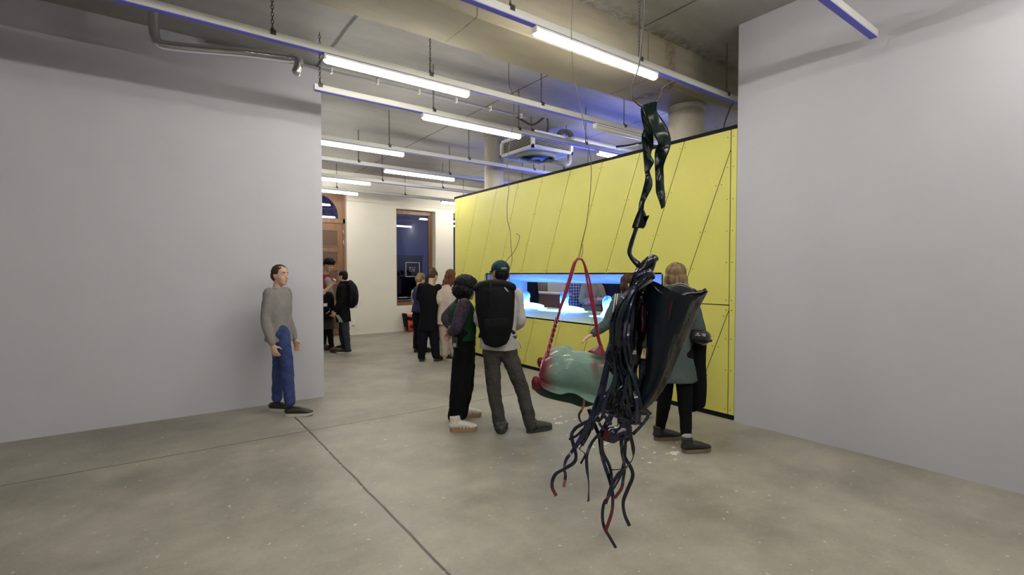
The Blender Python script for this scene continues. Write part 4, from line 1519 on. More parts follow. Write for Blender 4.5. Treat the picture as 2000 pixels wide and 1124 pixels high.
# belt and keys
bm = bmesh.new(); loft(bm, [at(978, 655, PZ), at(978, 661, PZ)], [.163, .166], [.124, .126], side=RA, n=30, k=1, round_ends=False); obj('belt', bm, s_black, man, True)
kt = thing('key_ring', 'small metal key clip hanging on the belt of the man with the cap', 'keys', at(1012, 668, PZ - .06))
bm = bmesh.new()
ps = [at(1009, 662, PZ - .09), at(1012, 668, PZ - .10), at(1016, 673, PZ - .09)]
loft(bm, ps, [.006] * 3, n=8, k=3); obj('clip', bm, steel, kt, True)
bm = bmesh.new(); box(bm, (-.004, -.012, -.045), (.004, .012, 0), 0, Matrix.Translation(at(1016, 673, PZ - .09)) @ Matrix.Rotation(-.5, 4, 'X')); obj('key', bm, steel, kt)

# backpack
pack_m = mat('black_pack_fabric', (0.005, 0.005, 0.0065), 0.75, spec=.15, var=.2, vscale=8, bump=.15, bscale=90)
strap_m = mat('black_webbing', (0.005, 0.005, 0.006), 0.8, spec=.2)
BZ = PZ - .20
t = thing('backpack', 'large black roll-top backpack worn by the man in the cap', 'backpack', at(969, 664, BZ))
bm = bmesh.new()
loft(bm, [at(968, 662, BZ), at(968, 640, BZ), at(967, 600, BZ), at(966, 572, BZ), at(966, 558, BZ)], [.135, .165, .192, .196, .190], [.085, .10, .10, .09, .06], side=RA, n=26, k=3)
fused('pack_body', bm, pack_m, .007, t, 3, folds(.005, 7, 5, 2))
bm = bmesh.new()
loft(bm, [at(931, 563, BZ), at(948, 557, BZ), at(966, 556, BZ), at(985, 557, BZ), at(1001, 562, BZ)], [.035, .045, .046, .045, .038], [.05, .062, .065, .062, .052], side=UP, n=18, k=3)
fused('roll_top', bm, pack_m, .007, t, 2, folds(.006, 12, 8, 4))
for x in (958,):
    bm = bmesh.new()
    loft(bm, [at(x, 550, BZ - .02), at(x, 556, BZ - .075), at(x, 570, BZ - .105), at(x, 592, BZ - .115), at(x, 600, BZ - .11)], [.014] * 5, [.003] * 5, side=RA, n=8, k=3)
    obj('closing_strap', bm, strap_m, t, True)
bm = bmesh.new(); box(bm, (-.02, -.006, -.018), (.02, .006, .018), 0, Matrix.Translation(at(958, 567, BZ - .11)) @ Matrix.Rotation(-YAW, 4, 'Z')); obj('buckle', bm, blk, t)
bm = bmesh.new(); box(bm, (-.006, -.004, -.028), (.006, .004, .028), 0, Matrix.Translation(at(989, 566, BZ - .075)) @ Matrix.Rotation(-YAW, 4, 'Z') @ Matrix.Rotation(-.7, 4, 'Y')); obj('side_hook', bm, steel, t)
bm = bmesh.new(); loft(bm, [at(971, 656, BZ - .078), at(970, 640, BZ - .10), at(969, 624, BZ - .10)], [.09, .125, .13], [.012, .02, .012], side=RA, n=16, k=3)
fused('front_pocket', bm, pack_m, .006, t, 2, folds(.003, 30, 6, 9))
for pts in ([(944, 632), (940, 648), (937, 660)], [(992, 640), (999, 646), (1005, 652)]):
    bm = bmesh.new(); loft(bm, [at(*p, BZ + .04 - .02 * i) for i, p in enumerate(pts)], [.012, .014, .018], [.004] * 3, side=RA, n=8, k=3); obj('hip_strap', bm, strap_m, t, True)
for (a_, b__, c__) in (((938, 578), (929, 600), (940, 640)), ((999, 575), (1004, 605), (1000, 642))):
    bm = bmesh.new(); loft(bm, [at(*a_, BZ + .06), at(*b__, BZ + .16), at(*c__, BZ + .08)], [.010] * 3, [.004] * 3, side=DA, n=8, k=4); obj('shoulder_strap', bm, strap_m, t, True)
for x in (950, 992):
    bm = bmesh.new(); loft(bm, [at(x, 575, BZ + .08), at(x, 563, BZ + .18), at(x + (3 if x < 970 else -3), 566, BZ + .30), at(x, 600, BZ + .34), at(x, 635, BZ + .26), at(x, 648, BZ + .12)], [.024] * 6, [.007] * 6, side=RA, n=10, k=3); obj('shoulder_strap', bm, strap_m, t, True)

# ---- woman in green vest
WZ = 5.12
wom, WD, WH = person('woman with puffy black hair, green top and hands clasped behind her back', 905, WZ, 1.66, 62,
    J={'head': (912, 564, .04), 'neck': (903, 589, .02), 'chest': (904, 612, .02), 'waist': (906, 645, .02), 'pelvis': (906, 672, .02),
       'sr': (906, 594, -.13), 'sl': (900, 592, .19), 'er': (893, 640, -.16), 'el': (873, 620, .16), 'wr': (880, 651, -.02), 'wl': (879, 640, .08),
       'hr': (906, 684, -.06), 'hl': (909, 682, .10), 'kr': (900, 748, -.05), 'kl': (907, 746, .12), 'ar': (890, 822, -.04), 'al': (899, 810, .22)},
    hyaw=62, hpitch=8, hair='puffy', hair_m=h_black, skin=skin_b, wide=.92, voxel=.008, hair_d=.004,
    top=dict(m=c_green, sm=c_mesh, hem=.565, mg=.010, fold=.004, belly=.02, sr=1.25), bottom=dict(m=c_black, r=(.108, .105, .085), end=.93, mg=.014, fold=.008, rise=.95, name='trousers'), hips=1.0,
    shoe_spec={'r': (fpt(881, 843), 82, 'white', .265), 'l': (fpt(897, 817), 70, 'white', .255)},
    hand_dirs={'r': (-RA * .2 - UP * .5 + DA * .8, -RA, 1), 'l': (UP * -.3 - DA * .9, -RA, 1)}, hands=(.5, .7))
bm = bmesh.new()
for c, d in (((891, 815), -.04), ((900, 806), .22)):
    loft(bm, [at(c[0], c[1] + 7, WZ + d), at(c[0], c[1] - 8, WZ + d)], [.045, .046], n=14, k=1)
obj('socks', bm, c_sock, wom, True)
bm = bmesh.new(); box(bm, (-.025, -.015, -.06), (.025, .015, .05), 0, Matrix.Translation(at(889, 668, WZ - .17)) @ Matrix.Rotation(-YAW, 4, 'Z'))
box(bm, (-.016, -.018, -.02), (.016, -.012, .018), 1, Matrix.Translation(at(888, 674, WZ - .175)) @ Matrix.Rotation(-YAW, 4, 'Z'))
tag(obj('phone_pouch', bm, [s_black, plastic_g]), 'small black pouch with a grey tag on the hip of the woman in green', 'pouch')

# ---- blonde woman
BZc = 4.55
blo, BD, BH = person('woman with long blonde hair in a grey green coat and black leggings seen from behind', 1320, BZc, 1.72, 25,
    J={'head': (1320, 541, .03), 'neck': (1319, 568, 0), 'chest': (1316, 610, 0), 'waist': (1315, 655, 0), 'pelvis': (1318, 695, 0),
       'sl': (1287, 590, .03), 'sr': (1350, 590, -.03), 'er': (1366, 650, -.03), 'wr': (1357, 634, .12), 'el': (1280, 650, .1), 'wl': (1290, 690, .2),
       'hl': (1304, 708, .02), 'hr': (1334, 708, -.02), 'kl': (1297, 785, .05), 'kr': (1338, 790, -.06), 'al': (1289, 840, .22), 'ar': (1341, 865, -.12)},
    hyaw=20, hair='longer', hair_m=h_blond, skin=skin_a, voxel=.008, wide=.95, hair_d=.004,
    top=dict(m=c_coat, hem=.40, mg=.016, hw=.195, hd=.16, fold=.009), bottom=dict(m=c_black, r=(.084, .062, .045), end=.97, name='leggings', mg=.006, fold=.004),
    shoe_spec={'l': (fpt(1279, 860), 82, 'boot', .265), 'r': (fpt(1334, 885), 80, 'boot', .27)}, hand_dirs={'r': (RA * .15 + UP * .5 + DA * .6, -UP - RA * .4, 1)}, hands=(.4, .9))
bm = bmesh.new()
for c, d in (((1289, 832), .22), ((1341, 855), -.12)):
    loft(bm, [at(c[0], c[1] + 6, BZc + d), at(c[0], c[1] - 3, BZc + d)], [.046, .048], n=14, k=1)
obj('socks', bm, c_sock, blo, True)
# helmet on her arm and the long black coat
hm_m = mat('helmet_black', (0.012, 0.012, 0.014), .18, coat=.6)
t = thing('bike_helmet', 'glossy black helmet held under the arm of the blonde woman', 'helmet', at(1362, 660, BZc - .02))
hc = at(1362, 657, BZc - .02)
Mh = Matrix.Translation(hc) @ Matrix.Rotation(-YAW, 4, 'Z') @ Matrix.Rotation(.15, 4, 'Y')
bm = bmesh.new(); ellipsoid(bm, (0, 0, 0), (.118, .13, .092), Mh, 28, 18)
bmesh.ops.bisect_plane(bm, geom=list(bm.verts) + list(bm.edges) + list(bm.faces), plane_co=Mh @ Vector((0, 0, .035)), plane_no=(Mh.to_3x3() @ Vector((0, .35, 1))).normalized(), clear_outer=True)
bmesh.ops.solidify(bm, geom=list(bm.faces), thickness=.012)
obj('shell', bm, hm_m, t, True)
bm = bmesh.new(); ellipsoid(bm, (0, 0, .01), (.1, .11, .07), Mh, 24, 14); fused('lining', bm, pack_m, .008, t, 1, folds(.008, 25, 25, 4))
bm = bmesh.new(); loft(bm, [Mh @ Vector((-.115, -.04, -.02)), Mh @ Vector((0, -.134, -.03)), Mh @ Vector((.115, -.04, -.02))], [.012] * 3, n=8, k=4); obj('rim', bm, strap_m, t, True)
bm = bmesh.new(); box(bm, (-.01, -.137, .015), (.02, -.128, .04), 0, Mh); obj('badge', bm, plastic_g, t)
bm = bmesh.new()
loft(bm, [at(1364, 668, BZc + .06), at(1364, 710, BZc + .08), at(1365, 755, BZc + .08), at(1366, 793, BZc + .08)], [.075, .07, .072, .06], [.05, .05, .05, .03], side=RA, n=18, k=3)
loft(bm, [at(1352, 700, BZc + .1), at(1353, 760, BZc + .12), at(1354, 798, BZc + .12)], [.05, .05, .045], [.04, .04, .03], side=RA, n=14, k=3)
tag(fused('folded_coat', bm, c_black, .009, None, 3, folds(.008, 9, 4, 1)), 'long black coat hanging over the arm of the blonde woman', 'coat')

# ---- woman in the hoodie
HZ = 5.45
hoo, HD, HH = person('woman with brown hair in a slate hoodie reaching her hand out to the left', 1222, HZ, 1.68, 100,
    J={'head': (1231, 556, .0), 'neck': (1223, 585, 0), 'chest': (1222, 612, 0), 'waist': (1220, 650, 0), 'pelvis': (1222, 685, 0),
       'sr': (1205, 594, -.08), 'sl': (1240, 592, .1), 'er': (1186, 632, -.16), 'wr': (1160, 652, -.26), 'el': (1255, 640, .1), 'wl': (1260, 675, .1),
       'hr': (1213, 695, -.05), 'hl': (1230, 695, .05), 'kr': (1212, 755, -.05), 'kl': (1232, 755, .04), 'ar': (1212, 806, -.04), 'al': (1236, 803, .05)},
    hyaw=105, hpitch=5, hair='tied', hair_m=h_brown, skin=skin_a, voxel=.008, wide=.95,
    top=dict(m=c_hood, hem=.45, mg=.016, hw=.185, hd=.15, hoodup=True, fold=.008), bottom=dict(m=c_jean, r=(.085, .065, .055)),
    shoe_spec={'r': (fpt(1205, 819), 95, 'sneakd', .26), 'l': (fpt(1228, 815), 90, 'sneakd', .26)}, hand_dirs={'r': (-RA * .8 - UP * .45, -UP, -1)}, hands=(.4, .35))
for dx in (-1, 1):
    bm = bmesh.new(); loft(bm, [at(1204 + dx * 2, 575, HZ - .16), at(1202 + dx * 2, 590, HZ - .2), at(1201 + dx * 4, 610, HZ - .2)], [.006] * 3, n=6, k=3); obj('hood_cord', bm, c_white, hoo, True)

# ---- three women by the corner
person('woman in black tee and trousers with brown bun seen from behind', 839, 9.05, 1.75, 10,
    J={'head': (846, 540, .06), 'neck': (842, 557, 0), 'chest': (838, 582, 0), 'waist': (838, 612, 0), 'pelvis': (837, 632, 0), 'sl': (823, 561, 0), 'sr': (856, 563, 0),
       'el': (819, 583, .08), 'er': (857, 588, .1), 'wl': (828, 590, .3), 'wr': (850, 592, .32), 'hl': (828, 640, 0), 'hr': (846, 640, 0), 'kl': (825, 668, 0), 'kr': (849, 668, 0), 'al': (823, 702, 0), 'ar': (852, 700, 0)},
    hyaw=25, hpitch=32, hair='bun', hair_m=h_brown, voxel=.011, face=False, wide=1.05, top=dict(m=c_black, sleeve=.58, hem=.46, mg=.02, hw=.18), bottom=dict(m=c_navy, r=(.1, .085, .070), mg=.014, end=.86), shoes='black')
person('woman with short fair hair and blue vest next to the window', 821, 10.1, 1.66, 20,
    J={'head': (822, 545, .05), 'neck': (819, 564, 0), 'sl': (810, 572, 0), 'sr': (836, 572, 0), 'el': (811, 592, .0), 'wl': (822, 603, .2)},
    hyaw=55, hpitch=25, hair='bobfair', hair_m=h_fair, voxel=.011, face=True, top=dict(m=c_bluevest, sm=c_lilac, hem=.50, mg=.02, sr=1.2), bottom=dict(m=c_navy, r=(.09, .07, .06)), shoes='black')
person('woman with auburn hair in a loose beige jacket and beige trousers', 878, 9.1, 1.68, -12,
    J={'head': (880, 540, .06), 'neck': (877, 557, 0), 'chest': (875, 580, 0), 'waist': (873, 606, 0), 'pelvis': (872, 628, 0), 'sl': (862, 566, 0), 'sr': (893, 568, 0), 'el': (857, 584, -.05), 'wl': (874, 592, -.02), 'er': (898, 590, .1), 'wr': (888, 600, .25),
       'hl': (865, 640, 0), 'hr': (880, 640, 0), 'kl': (868, 665, 0), 'kr': (882, 665, 0)},
    hyaw=15, hpitch=15, hair='longer', hair_m=h_red, voxel=.011, face=False, top=dict(m=c_beige, hem=.50, mg=.035, sr=1.35, fold=.014), bottom=dict(m=c_beigeT, r=(.095, .085, .070), mg=.015, end=.86),
    shoe_spec={'l': (fpt(884, 704), -75, 'sneakd', .26), 'r': (fpt(893, 700), -40, 'sneakd', .26)})

# ---- group at the door
person('man in black jacket and dark jeans in profile facing left by the door', 670, 10.0, 1.74, -85,
    J={'head': (669, 540, 0), 'neck': (672, 555, 0), 'chest': (671, 575, 0), 'waist': (670, 602, 0), 'pelvis': (671, 618, 0), 'sr': (670, 562, .16), 'sl': (669, 562, -.16), 'el': (667, 588, -.2), 'wl': (656, 607, -.22), 'er': (667, 588, .2), 'wr': (655, 606, .16),
       'hl': (672, 625, -.07), 'hr': (671, 625, .07), 'kl': (676, 653, -.07), 'kr': (669, 655, .07), 'al': (679, 682, -.07), 'ar': (673, 680, .1)},
    hyaw=-85, hpitch=-6, hair='short', hair_m=h_black, skin=skin_c, voxel=.011, top=dict(m=c_black, hem=.47, mg=.022, collar=True, fold=.008), bottom=dict(m=c_jean, r=(.088, .068, .058)),
    shoe_spec={'l': (fpt(685, 690), -98, 'sneakd', .29), 'r': (fpt(678, 683), -90, 'sneakd', .28)})
t = thing('backpack', 'small black daypack on the back of the man facing left', 'backpack', at(688, 595, 10.0))
bm = bmesh.new(); loft(bm, [at(687, 596, 10), at(690, 585, 10), at(689, 565, 10), at(684, 552, 10)], [.07, .095, .09, .05], [.13, .15, .14, .10], side=RA, n=18, k=3); fused('pack_body', bm, pack_m, .01, t, 2, folds(.006, 10, 8, 3))
bm = bmesh.new(); loft(bm, [at(694, 594, 9.95), at(695, 580, 9.93), at(694, 570, 9.93)], [.03, .04, .03], [.09, .1, .08], side=RA, n=14, k=2); fused('front_pocket', bm, pack_m, .01, t, 2)
bm = bmesh.new(); loft(bm, [at(682, 556, 9.84), at(676, 558, 9.83), at(675, 575, 9.83), at(682, 592, 9.86)], [.02] * 4, [.006] * 4, side=RA, n=8, k=3); obj('shoulder_strap', bm, strap_m, t, True)
bm = bmesh.new(); loft(bm, [at(696, 588, 9.95), at(699, 590, 9.95), at(695, 602, 9.95)], [.006] * 3, n=6, k=3); obj('loose_strap', bm, strap_m, t, True)
t = thing('work_gloves', 'pair of green and white gloves hanging from the hand of the man facing left', 'gloves', at(664, 625, 9.75))
for i in range(4):
    bm = bmesh.new(); loft(bm, [at(657 + i * 1.2, 616, 9.76), at(661 + i * 1.7, 623, 9.75), at(663 + i * 2.2, 630, 9.75)], [.010, .009, .008], [.004] * 3, side=RA, n=8, k=2)
    obj('finger', bm, mat('glove_green', (.10, .16, .11), .8) if i % 2 else mat('glove_pale', (.42, .46, .42), .8), t, True)
tall = person('tall man with curly black hair and dark red shirt beside the left wall', 639, 10.45, 1.93, 120,
    J={'head': (642, 518, -.04), 'neck': (636, 537, 0), 'chest': (634, 562, 0), 'waist': (635, 596, 0), 'pelvis': (637, 615, 0), 'sl': (640, 549, -.1), 'sr': (632, 549, .14),
       'er': (625, 585, .1), 'wr': (634, 597, -.1), 'el': (646, 585, -.1), 'wl': (643, 602, -.26), 'hr': (632, 622, .05), 'hl': (640, 622, -.05), 'kr': (633, 652, .08), 'kl': (645, 653, -.06), 'ar': (632, 680, .1), 'al': (648, 683, -.1)},
    hyaw=115, hpitch=22, hair='curly', hair_m=h_black, skin=skin_b, voxel=.011,
    top=dict(m=c_red, sm=c_greyS, sleeve=.55, hem=.56, mg=.016), bottom=dict(m=c_black, r=(.075, .056, .042), name='tights', mg=.003), skirt=dict(m=c_skirt, len=.30, w=.18),
    shoe_spec={'l': (fpt(646, 689), 105, 'brown', .29), 'r': (fpt(629, 684), 90, 'brown', .29)})[0]
bm = bmesh.new(); loft(bm, [at(638, 622, 10.22), at(637, 600, 10.22), at(636, 582, 10.22), at(636, 572, 10.24)], [.185, .165, .165, .13], [.165, .145, .15, .11], side=RA, n=20, k=3, round_ends=False)
fused('apron', bm, c_black, .011, tall, 2, folds(.005))
person('person mostly hidden by the left wall raising a pale forearm', 606, 9.55, 1.72, 80,
    J={'sr': (618, 562, -.14), 'er': (630, 574, -.2), 'wr': (648, 556, -.2), 'sl': (606, 562, .16)},
    hyaw=80, hair='tied', hair_m=h_dark, voxel=.011, top=dict(m=c_white, sleeve=.4, hem=.50, mg=.02), bottom=dict(m=c_black), shoes='brown',
    hand_dirs={'r': (RA * .5 + UP * .7, -DA, 1)}, hands=(.6, 1.1))
bm = bmesh.new(); box(bm, (-.05, -.03, -.035), (.05, .03, .035), 0, Matrix.Translation(at(634, 596, 9.95))); box(bm, (-.02, -.034, -.02), (.03, -.03, .02), 1, Matrix.Translation(at(634, 596, 9.95)))
tag(obj('hand_camera', bm, [plastic_g, plastic_w]), 'small grey camera held at the waist beside the left wall', 'camera')

# ---- the person whose shoe shows at the left edge
person('person in blue jeans and a dark sweater standing in front of the left white wall', 545, 5.62, 1.74, 96,
    J={'ar': (566, 786, -.08), 'kr': (560, 710, -.06), 'al': (541, 778, .12), 'kl': (545, 705, .08), 'hr': (548, 650, -.06), 'hl': (546, 650, .06)},
    hyaw=110, hair='short', hair_m=h_brown, voxel=.011, top=dict(m=c_greyS, hem=.49), bottom=dict(m=c_bluejean, r=(.088, .066, .058)),
    shoe_spec={'r': (fpt(559, 813), 84, 'sneakd', .30), 'l': (fpt(528, 802), 98, 'sneakd', .29)})

# ---- seen through the slot
person('person in a navy and white plaid shirt holding a phone seen through the slot', 1121, 11.2, 1.74, 175,
    J={'el': (1134, 590, -.05), 'wl': (1120, 580, -.25), 'er': (1109, 583, -.05), 'wr': (1113, 560, -.22), 'sl': (1134, 555, 0), 'sr': (1111, 555, 0)}, hair='short', hair_m=h_dark, voxel=.012, skin=skin_b,
    top=dict(m=plaid, hem=.48, mg=.014), bottom=dict(m=c_navy), shoes='sneakd')
person('person in a camel coloured sweater with folded arms seen through the slot', 1157, 10.7, 1.72, 170,
    J={'el': (1180, 588, -.1), 'wl': (1155, 592, -.26), 'er': (1136, 590, -.1), 'wr': (1163, 586, -.24), 'sl': (1172, 562, 0), 'sr': (1142, 562, 0)}, hair='short', hair_m=h_brown, voxel=.012,
    top=dict(m=c_tan, hem=.48, mg=.03, fold=.012), bottom=dict(m=c_bluejean), shoes='sneakd')
person('person in a dark navy coat standing behind the camel sweater', 1190, 10.95, 1.80, 160, hair='short', hair_m=h_dark, voxel=.012,
    top=dict(m=clothm('navy_coat', (.02, .024, .05)), hem=.35, mg=.03), bottom=dict(m=c_black), shoes='black')
person('person in a black jacket behind the brown counter seen through the slot', 1029, 12.3, 1.80, 165, wide=1.1, hair='short', hair_m=h_dark, voxel=.012,
    top=dict(m=clothm('slate_black', (.012, .014, .022)), hem=.45, mg=.03), bottom=dict(m=c_black), shoes='black')
person('person in a grey pullover beyond the brown counter', 1067, 14.1, 1.74, 190, hair='short', hair_m=h_brown, voxel=.013,
    top=dict(m=c_greyS, hem=.48, mg=.02), bottom=dict(m=c_jean), shoes='black')
# counter seen through the slot
cm = mat('brown_counter', (.26, .135, .085), .45, var=.12, vscale=2, stretch=(14, 14, .5))
t = thing('counter', 'brown wooden counter with a pale top seen through the slot', 'counter', at(1055, 610, 13.2))
xa, xb_ = 8.0, 8.58
ya = y_on(1034, 8.0)
c0 = Vector((7.85, y_on(1073, 8.6) - .5, 0))
bm = bmesh.new(); box(bm, (7.95, 9.0, .0), (8.55, 10.9, 1.12)); obj('counter_body', bm, cm, t)
bm = bmesh.new(); box(bm, (7.92, 8.97, 1.12), (8.58, 10.93, 1.15)); obj('counter_top', bm, plastic_w, t)

# orange bag on the floor below the window
or_m = mat('orange_tarpaulin', (0.62, 0.075, 0.02), .45, var=.12, vscale=6, bump=.1, bscale=20)
t = thing('roll_bag', 'orange and black roll-top pannier bag leaning on the back wall below the window', 'bag', at(804, 648, 13.5))
def wy(px, py, y):      # point on plane y=const
    d = ray(px, py); return Vector((0, 0, CAM_H)) + d * (y / d.y)
yb = 12.70
bm = bmesh.new()
fr_ = [wy(794, 646, yb), wy(824, 648.5, yb), wy(823, 617, yb + .1), wy(806, 615.5, yb + .1), wy(792, 616, yb + .1)]
fr_[0].z = fr_[1].z = .012
for p in fr_: pass
f_ = [bm.verts.new(p) for p in fr_]; b_ = [bm.verts.new(p + Vector((0, .14, 0))) for p in fr_]
bm.faces.new(f_); bm.faces.new(b_[::-1])
for i in range(5):
    bm.faces.new((f_[i], f_[(i + 1) % 5], b_[(i + 1) % 5], b_[i]))
bmesh.ops.bevel(bm, geom=list(bm.edges), offset=.02, segments=3, affect='EDGES')
obj('bag_body', bm, or_m, t, True)
bm = bmesh.new()
s_ = [wy(789, 613, yb + .12), wy(795, 613, yb + .1), wy(798, 646, yb - .01), wy(795, 646.5, yb - .01)]
s_[2].z = max(.012, s_[2].z); s_[3].z = max(.012, s_[3].z)
slab4(bm, s_, (0, .16, 0)); obj('side_panel', bm, pack_m, t)
bm = bmesh.new(); loft(bm, [wy(795, 622, yb + .02), wy(808, 623.5, yb + .02), wy(822, 624, yb + .03)], [.045] * 3, [.012] * 3, side=UP, n=8, k=2); obj('flap_seam', bm, pack_m, t, True)
bm = bmesh.new(); loft(bm, [wy(806, 614, yb + .05), wy(806, 622, yb), ], [.02] * 2, [.01] * 2, side=RA, n=8, k=1); obj('closing_strap', bm, pack_m, t, True)
bm = bmesh.new()
dm = [wy(801, 638, yb - .005), wy(807, 633.5, yb - .005), wy(814, 638, yb - .005), wy(808, 643, yb - .005)]
for i in range(4):
    loft(bm, [dm[i], dm[(i + 1) % 4]], [.012, .012], [.006] * 2, side=UP, n=6, k=1)
loft(bm, [wy(805, 638.5, yb - .005), wy(810, 638.5, yb - .005)], [.022] * 2, [.006] * 2, side=UP, n=6, k=1)
obj('emblem', bm, blk, t)
# ------------------------------------------------------------------ hanging sculptures
wire_m = mat('black_cable', (0.02, 0.018, 0.018), .4)
thin_m = mat('grey_wire', (0.07, 0.065, 0.06), .5)
navy = mat('glossy_navy_plastic', (0.005, 0.008, 0.028), 0.22, coat=.35, var=.5, vscale=9, bump=.18, bscale=22, rv=.06)
navy2 = mat('matt_navy_strip', (0.005, 0.007, 0.022), 0.4, var=.4, vscale=14)
bgreen = mat('glossy_black_green', (0.002, 0.016, 0.012), 0.28, coat=.25, var=.4, vscale=10, bump=.12, bscale=20, rv=.05)
blackp = mat('glossy_black_plastic', (0.003, 0.003, 0.005), 0.2, coat=.35, bump=.2, bscale=24, rv=.0)
redp = mat('dark_red_plastic', (0.11, 0.008, 0.015), 0.3, coat=.4, var=.3)
greyp = mat('painted_grey_sheen', (0.030, 0.032, 0.028), 0.30, coat=.7, vscale=5, stretch=(6, 6, .7), col2=(0.13, 0.125, 0.10), rv=.12)  # grey streaks paint the sheen of the vessel's reflecting right side
SZ = 2.75
scul = thing('ribbon_sculpture', 'tall hanging sculpture of glossy dark navy ribbons and a folded vessel shape', 'sculpture', at(1250, 560, SZ))


def strip(name, Lp, Rp, m, dz=None, Z=SZ, th=.006, k=5, parent=None, mid=0.0, m2=None, ripple=0.0, seed=0):
    """sheet between a left and a right outline; dz = depth offsets (left, right) per station"""
    n = max(len(Lp), len(Rp))
    dz = dz or [(0, 0)] * n
    A = [at(*p, Z + d[0]) for p, d in zip(Lp, dz)]
    B = [at(*p, Z + d[1]) for p, d in zip(Rp, dz)]
    A = [Vector(v) for v in crom(A, k)]; B = [Vector(v) for v in crom(B, k)]
    bm = bmesh.new()
    cols = 7
    rows = []
    for i, (a_, b__) in enumerate(zip(A, B)):
        r = []
        for c in range(cols):
            u = c / (cols - 1)
            p = a_.lerp(b__, u) - DA * (mid * math.sin(math.pi * u))
            if ripple:
                p += DA * ripple * noise.noise(p * 14 + Vector((seed, 0, 0)))
            r.append(bm.verts.new(p))
        rows.append(r)
    for r0, r1 in zip(rows, rows[1:]):
        for c in range(cols - 1):
            f = bm.faces.new((r0[c], r0[c + 1], r1[c + 1], r1[c])); f.smooth = True
    bmesh.ops.solidify(bm, geom=list(bm.faces), thickness=th)
    return obj(name, bm, m if not m2 else [m, m2], parent if parent is not None else scul, True)


# suspension cable and the doubled band at the top
tag(tube('suspension_cable', [at(1250, -220, SZ + .02), at(1254, -100, SZ + .02), at(1257, 0, SZ), at(1256, 50, SZ), at(1252, 100, SZ), at(1246, 135, SZ), at(1238, 158, SZ), at(1233.5, 180, SZ), at(1239, 196, SZ), at(1253, 208, SZ), at(1270, 207, SZ), at(1283, 199, SZ), at(1290, 187, SZ), at(1293, 174, SZ), at(1305, 165, SZ), at(1319, 159, SZ)], .0045, wire_m, k=6),
    'thick black cable carrying the tall dark ribbon sculpture', 'cable')
strip('band', [(1252, 207), (1252, 220), (1254, 238), (1257, 252), (1253, 267), (1254, 285), (1257, 310), (1259, 333), (1260, 348), (1257, 365), (1252, 382), (1248, 398), (1246, 414)],
      [(1258, 208), (1264, 225), (1270, 243), (1276, 262), (1276, 285), (1272, 303), (1277, 318), (1269, 335), (1274, 350), (1274, 366), (1266, 382), (1259, 396), (1257, 414)],
      bgreen, [(.03, .05), (.03, .05), (.05, .02), (.06, .0), (.04, .06), (.0, .06), (.05, .0), (.04, 0), (0, .05), (0, .06), (.03, .03), (.04, 0), (.02, .0)], mid=.005, ripple=.014)
strip('band', [(1253, 206), (1262, 227), (1270, 247), (1277, 266), (1285, 280), (1280, 294), (1279, 312), (1279, 330), (1280, 350), (1281, 370), (1285, 388), (1292, 409)],
      [(1284, 198), (1284, 218), (1299, 240), (1308, 264), (1310, 282), (1306, 298), (1300, 313), (1296, 327), (1297, 348), (1298, 370), (1300, 388), (1300, 403)],
      bgreen, [(0, -.01), (0, .0), (-.02, .02), (-.04, .03), (-.02, .05), (.05, -.02), (.05, -.03), (.03, 0), (0, .03), (0, .03), (0, .02), (0, .02)], mid=.006, ripple=.014, seed=3)
strip('band', [(1246, 412), (1241, 424), (1236, 438), (1234, 446)], [(1258, 410), (1263, 424), (1262, 438), (1257, 447)], blackp, mid=.02)
strip('flap', [(1252, 420), (1258, 430), (1258, 444)], [(1260, 424), (1268, 421), (1262, 436)], blackp, [(0, -.02), (0, -.04), (0, 0)], mid=.005)
strip('band', [(1238, 446), (1233, 462), (1228, 478), (1225, 494), (1231, 508), (1241, 520), (1250, 528)], [(1247, 446), (1242, 460), (1238, 475), (1234, 491), (1237, 501), (1248, 510), (1262, 518)], navy,
      [(0, .02)] * 7, mid=.012, ripple=.012, seed=8)


def blob(name, pts, ra, rb, m, amp=.012, s=16, vox=.007, sd=None, dz=None, parent=None):
    bm = bmesh.new()
    dz = dz or [0] * len(pts)
    loft(bm, [at(*p, SZ + d) for p, d in zip(pts, dz)], ra, rb, side=sd or RA, n=18, k=4)
    def fn(c): return amp * (noise.noise(c * s) + .8 * noise.noise(Vector((c.x * s * 2, c.y * s * 2, c.z * s * .6))))
    return fused(name, bm, m, vox, parent or scul, 2, fn)


blob('knot', [(1246, 533), (1258, 521), (1270, 511), (1279, 506)], [.02, .03, .032, .022], [.03, .04, .035, .02], blackp, .008)
blob('knot', [(1240, 545), (1252, 537), (1266, 532), (1273, 540)], [.02, .03, .03, .02], [.03, .04, .04, .03], navy, .008)
blob('knot', [(1276, 512), (1273, 522), (1268, 532)], [.02, .022, .018], [.02, .02, .02], navy, .006)

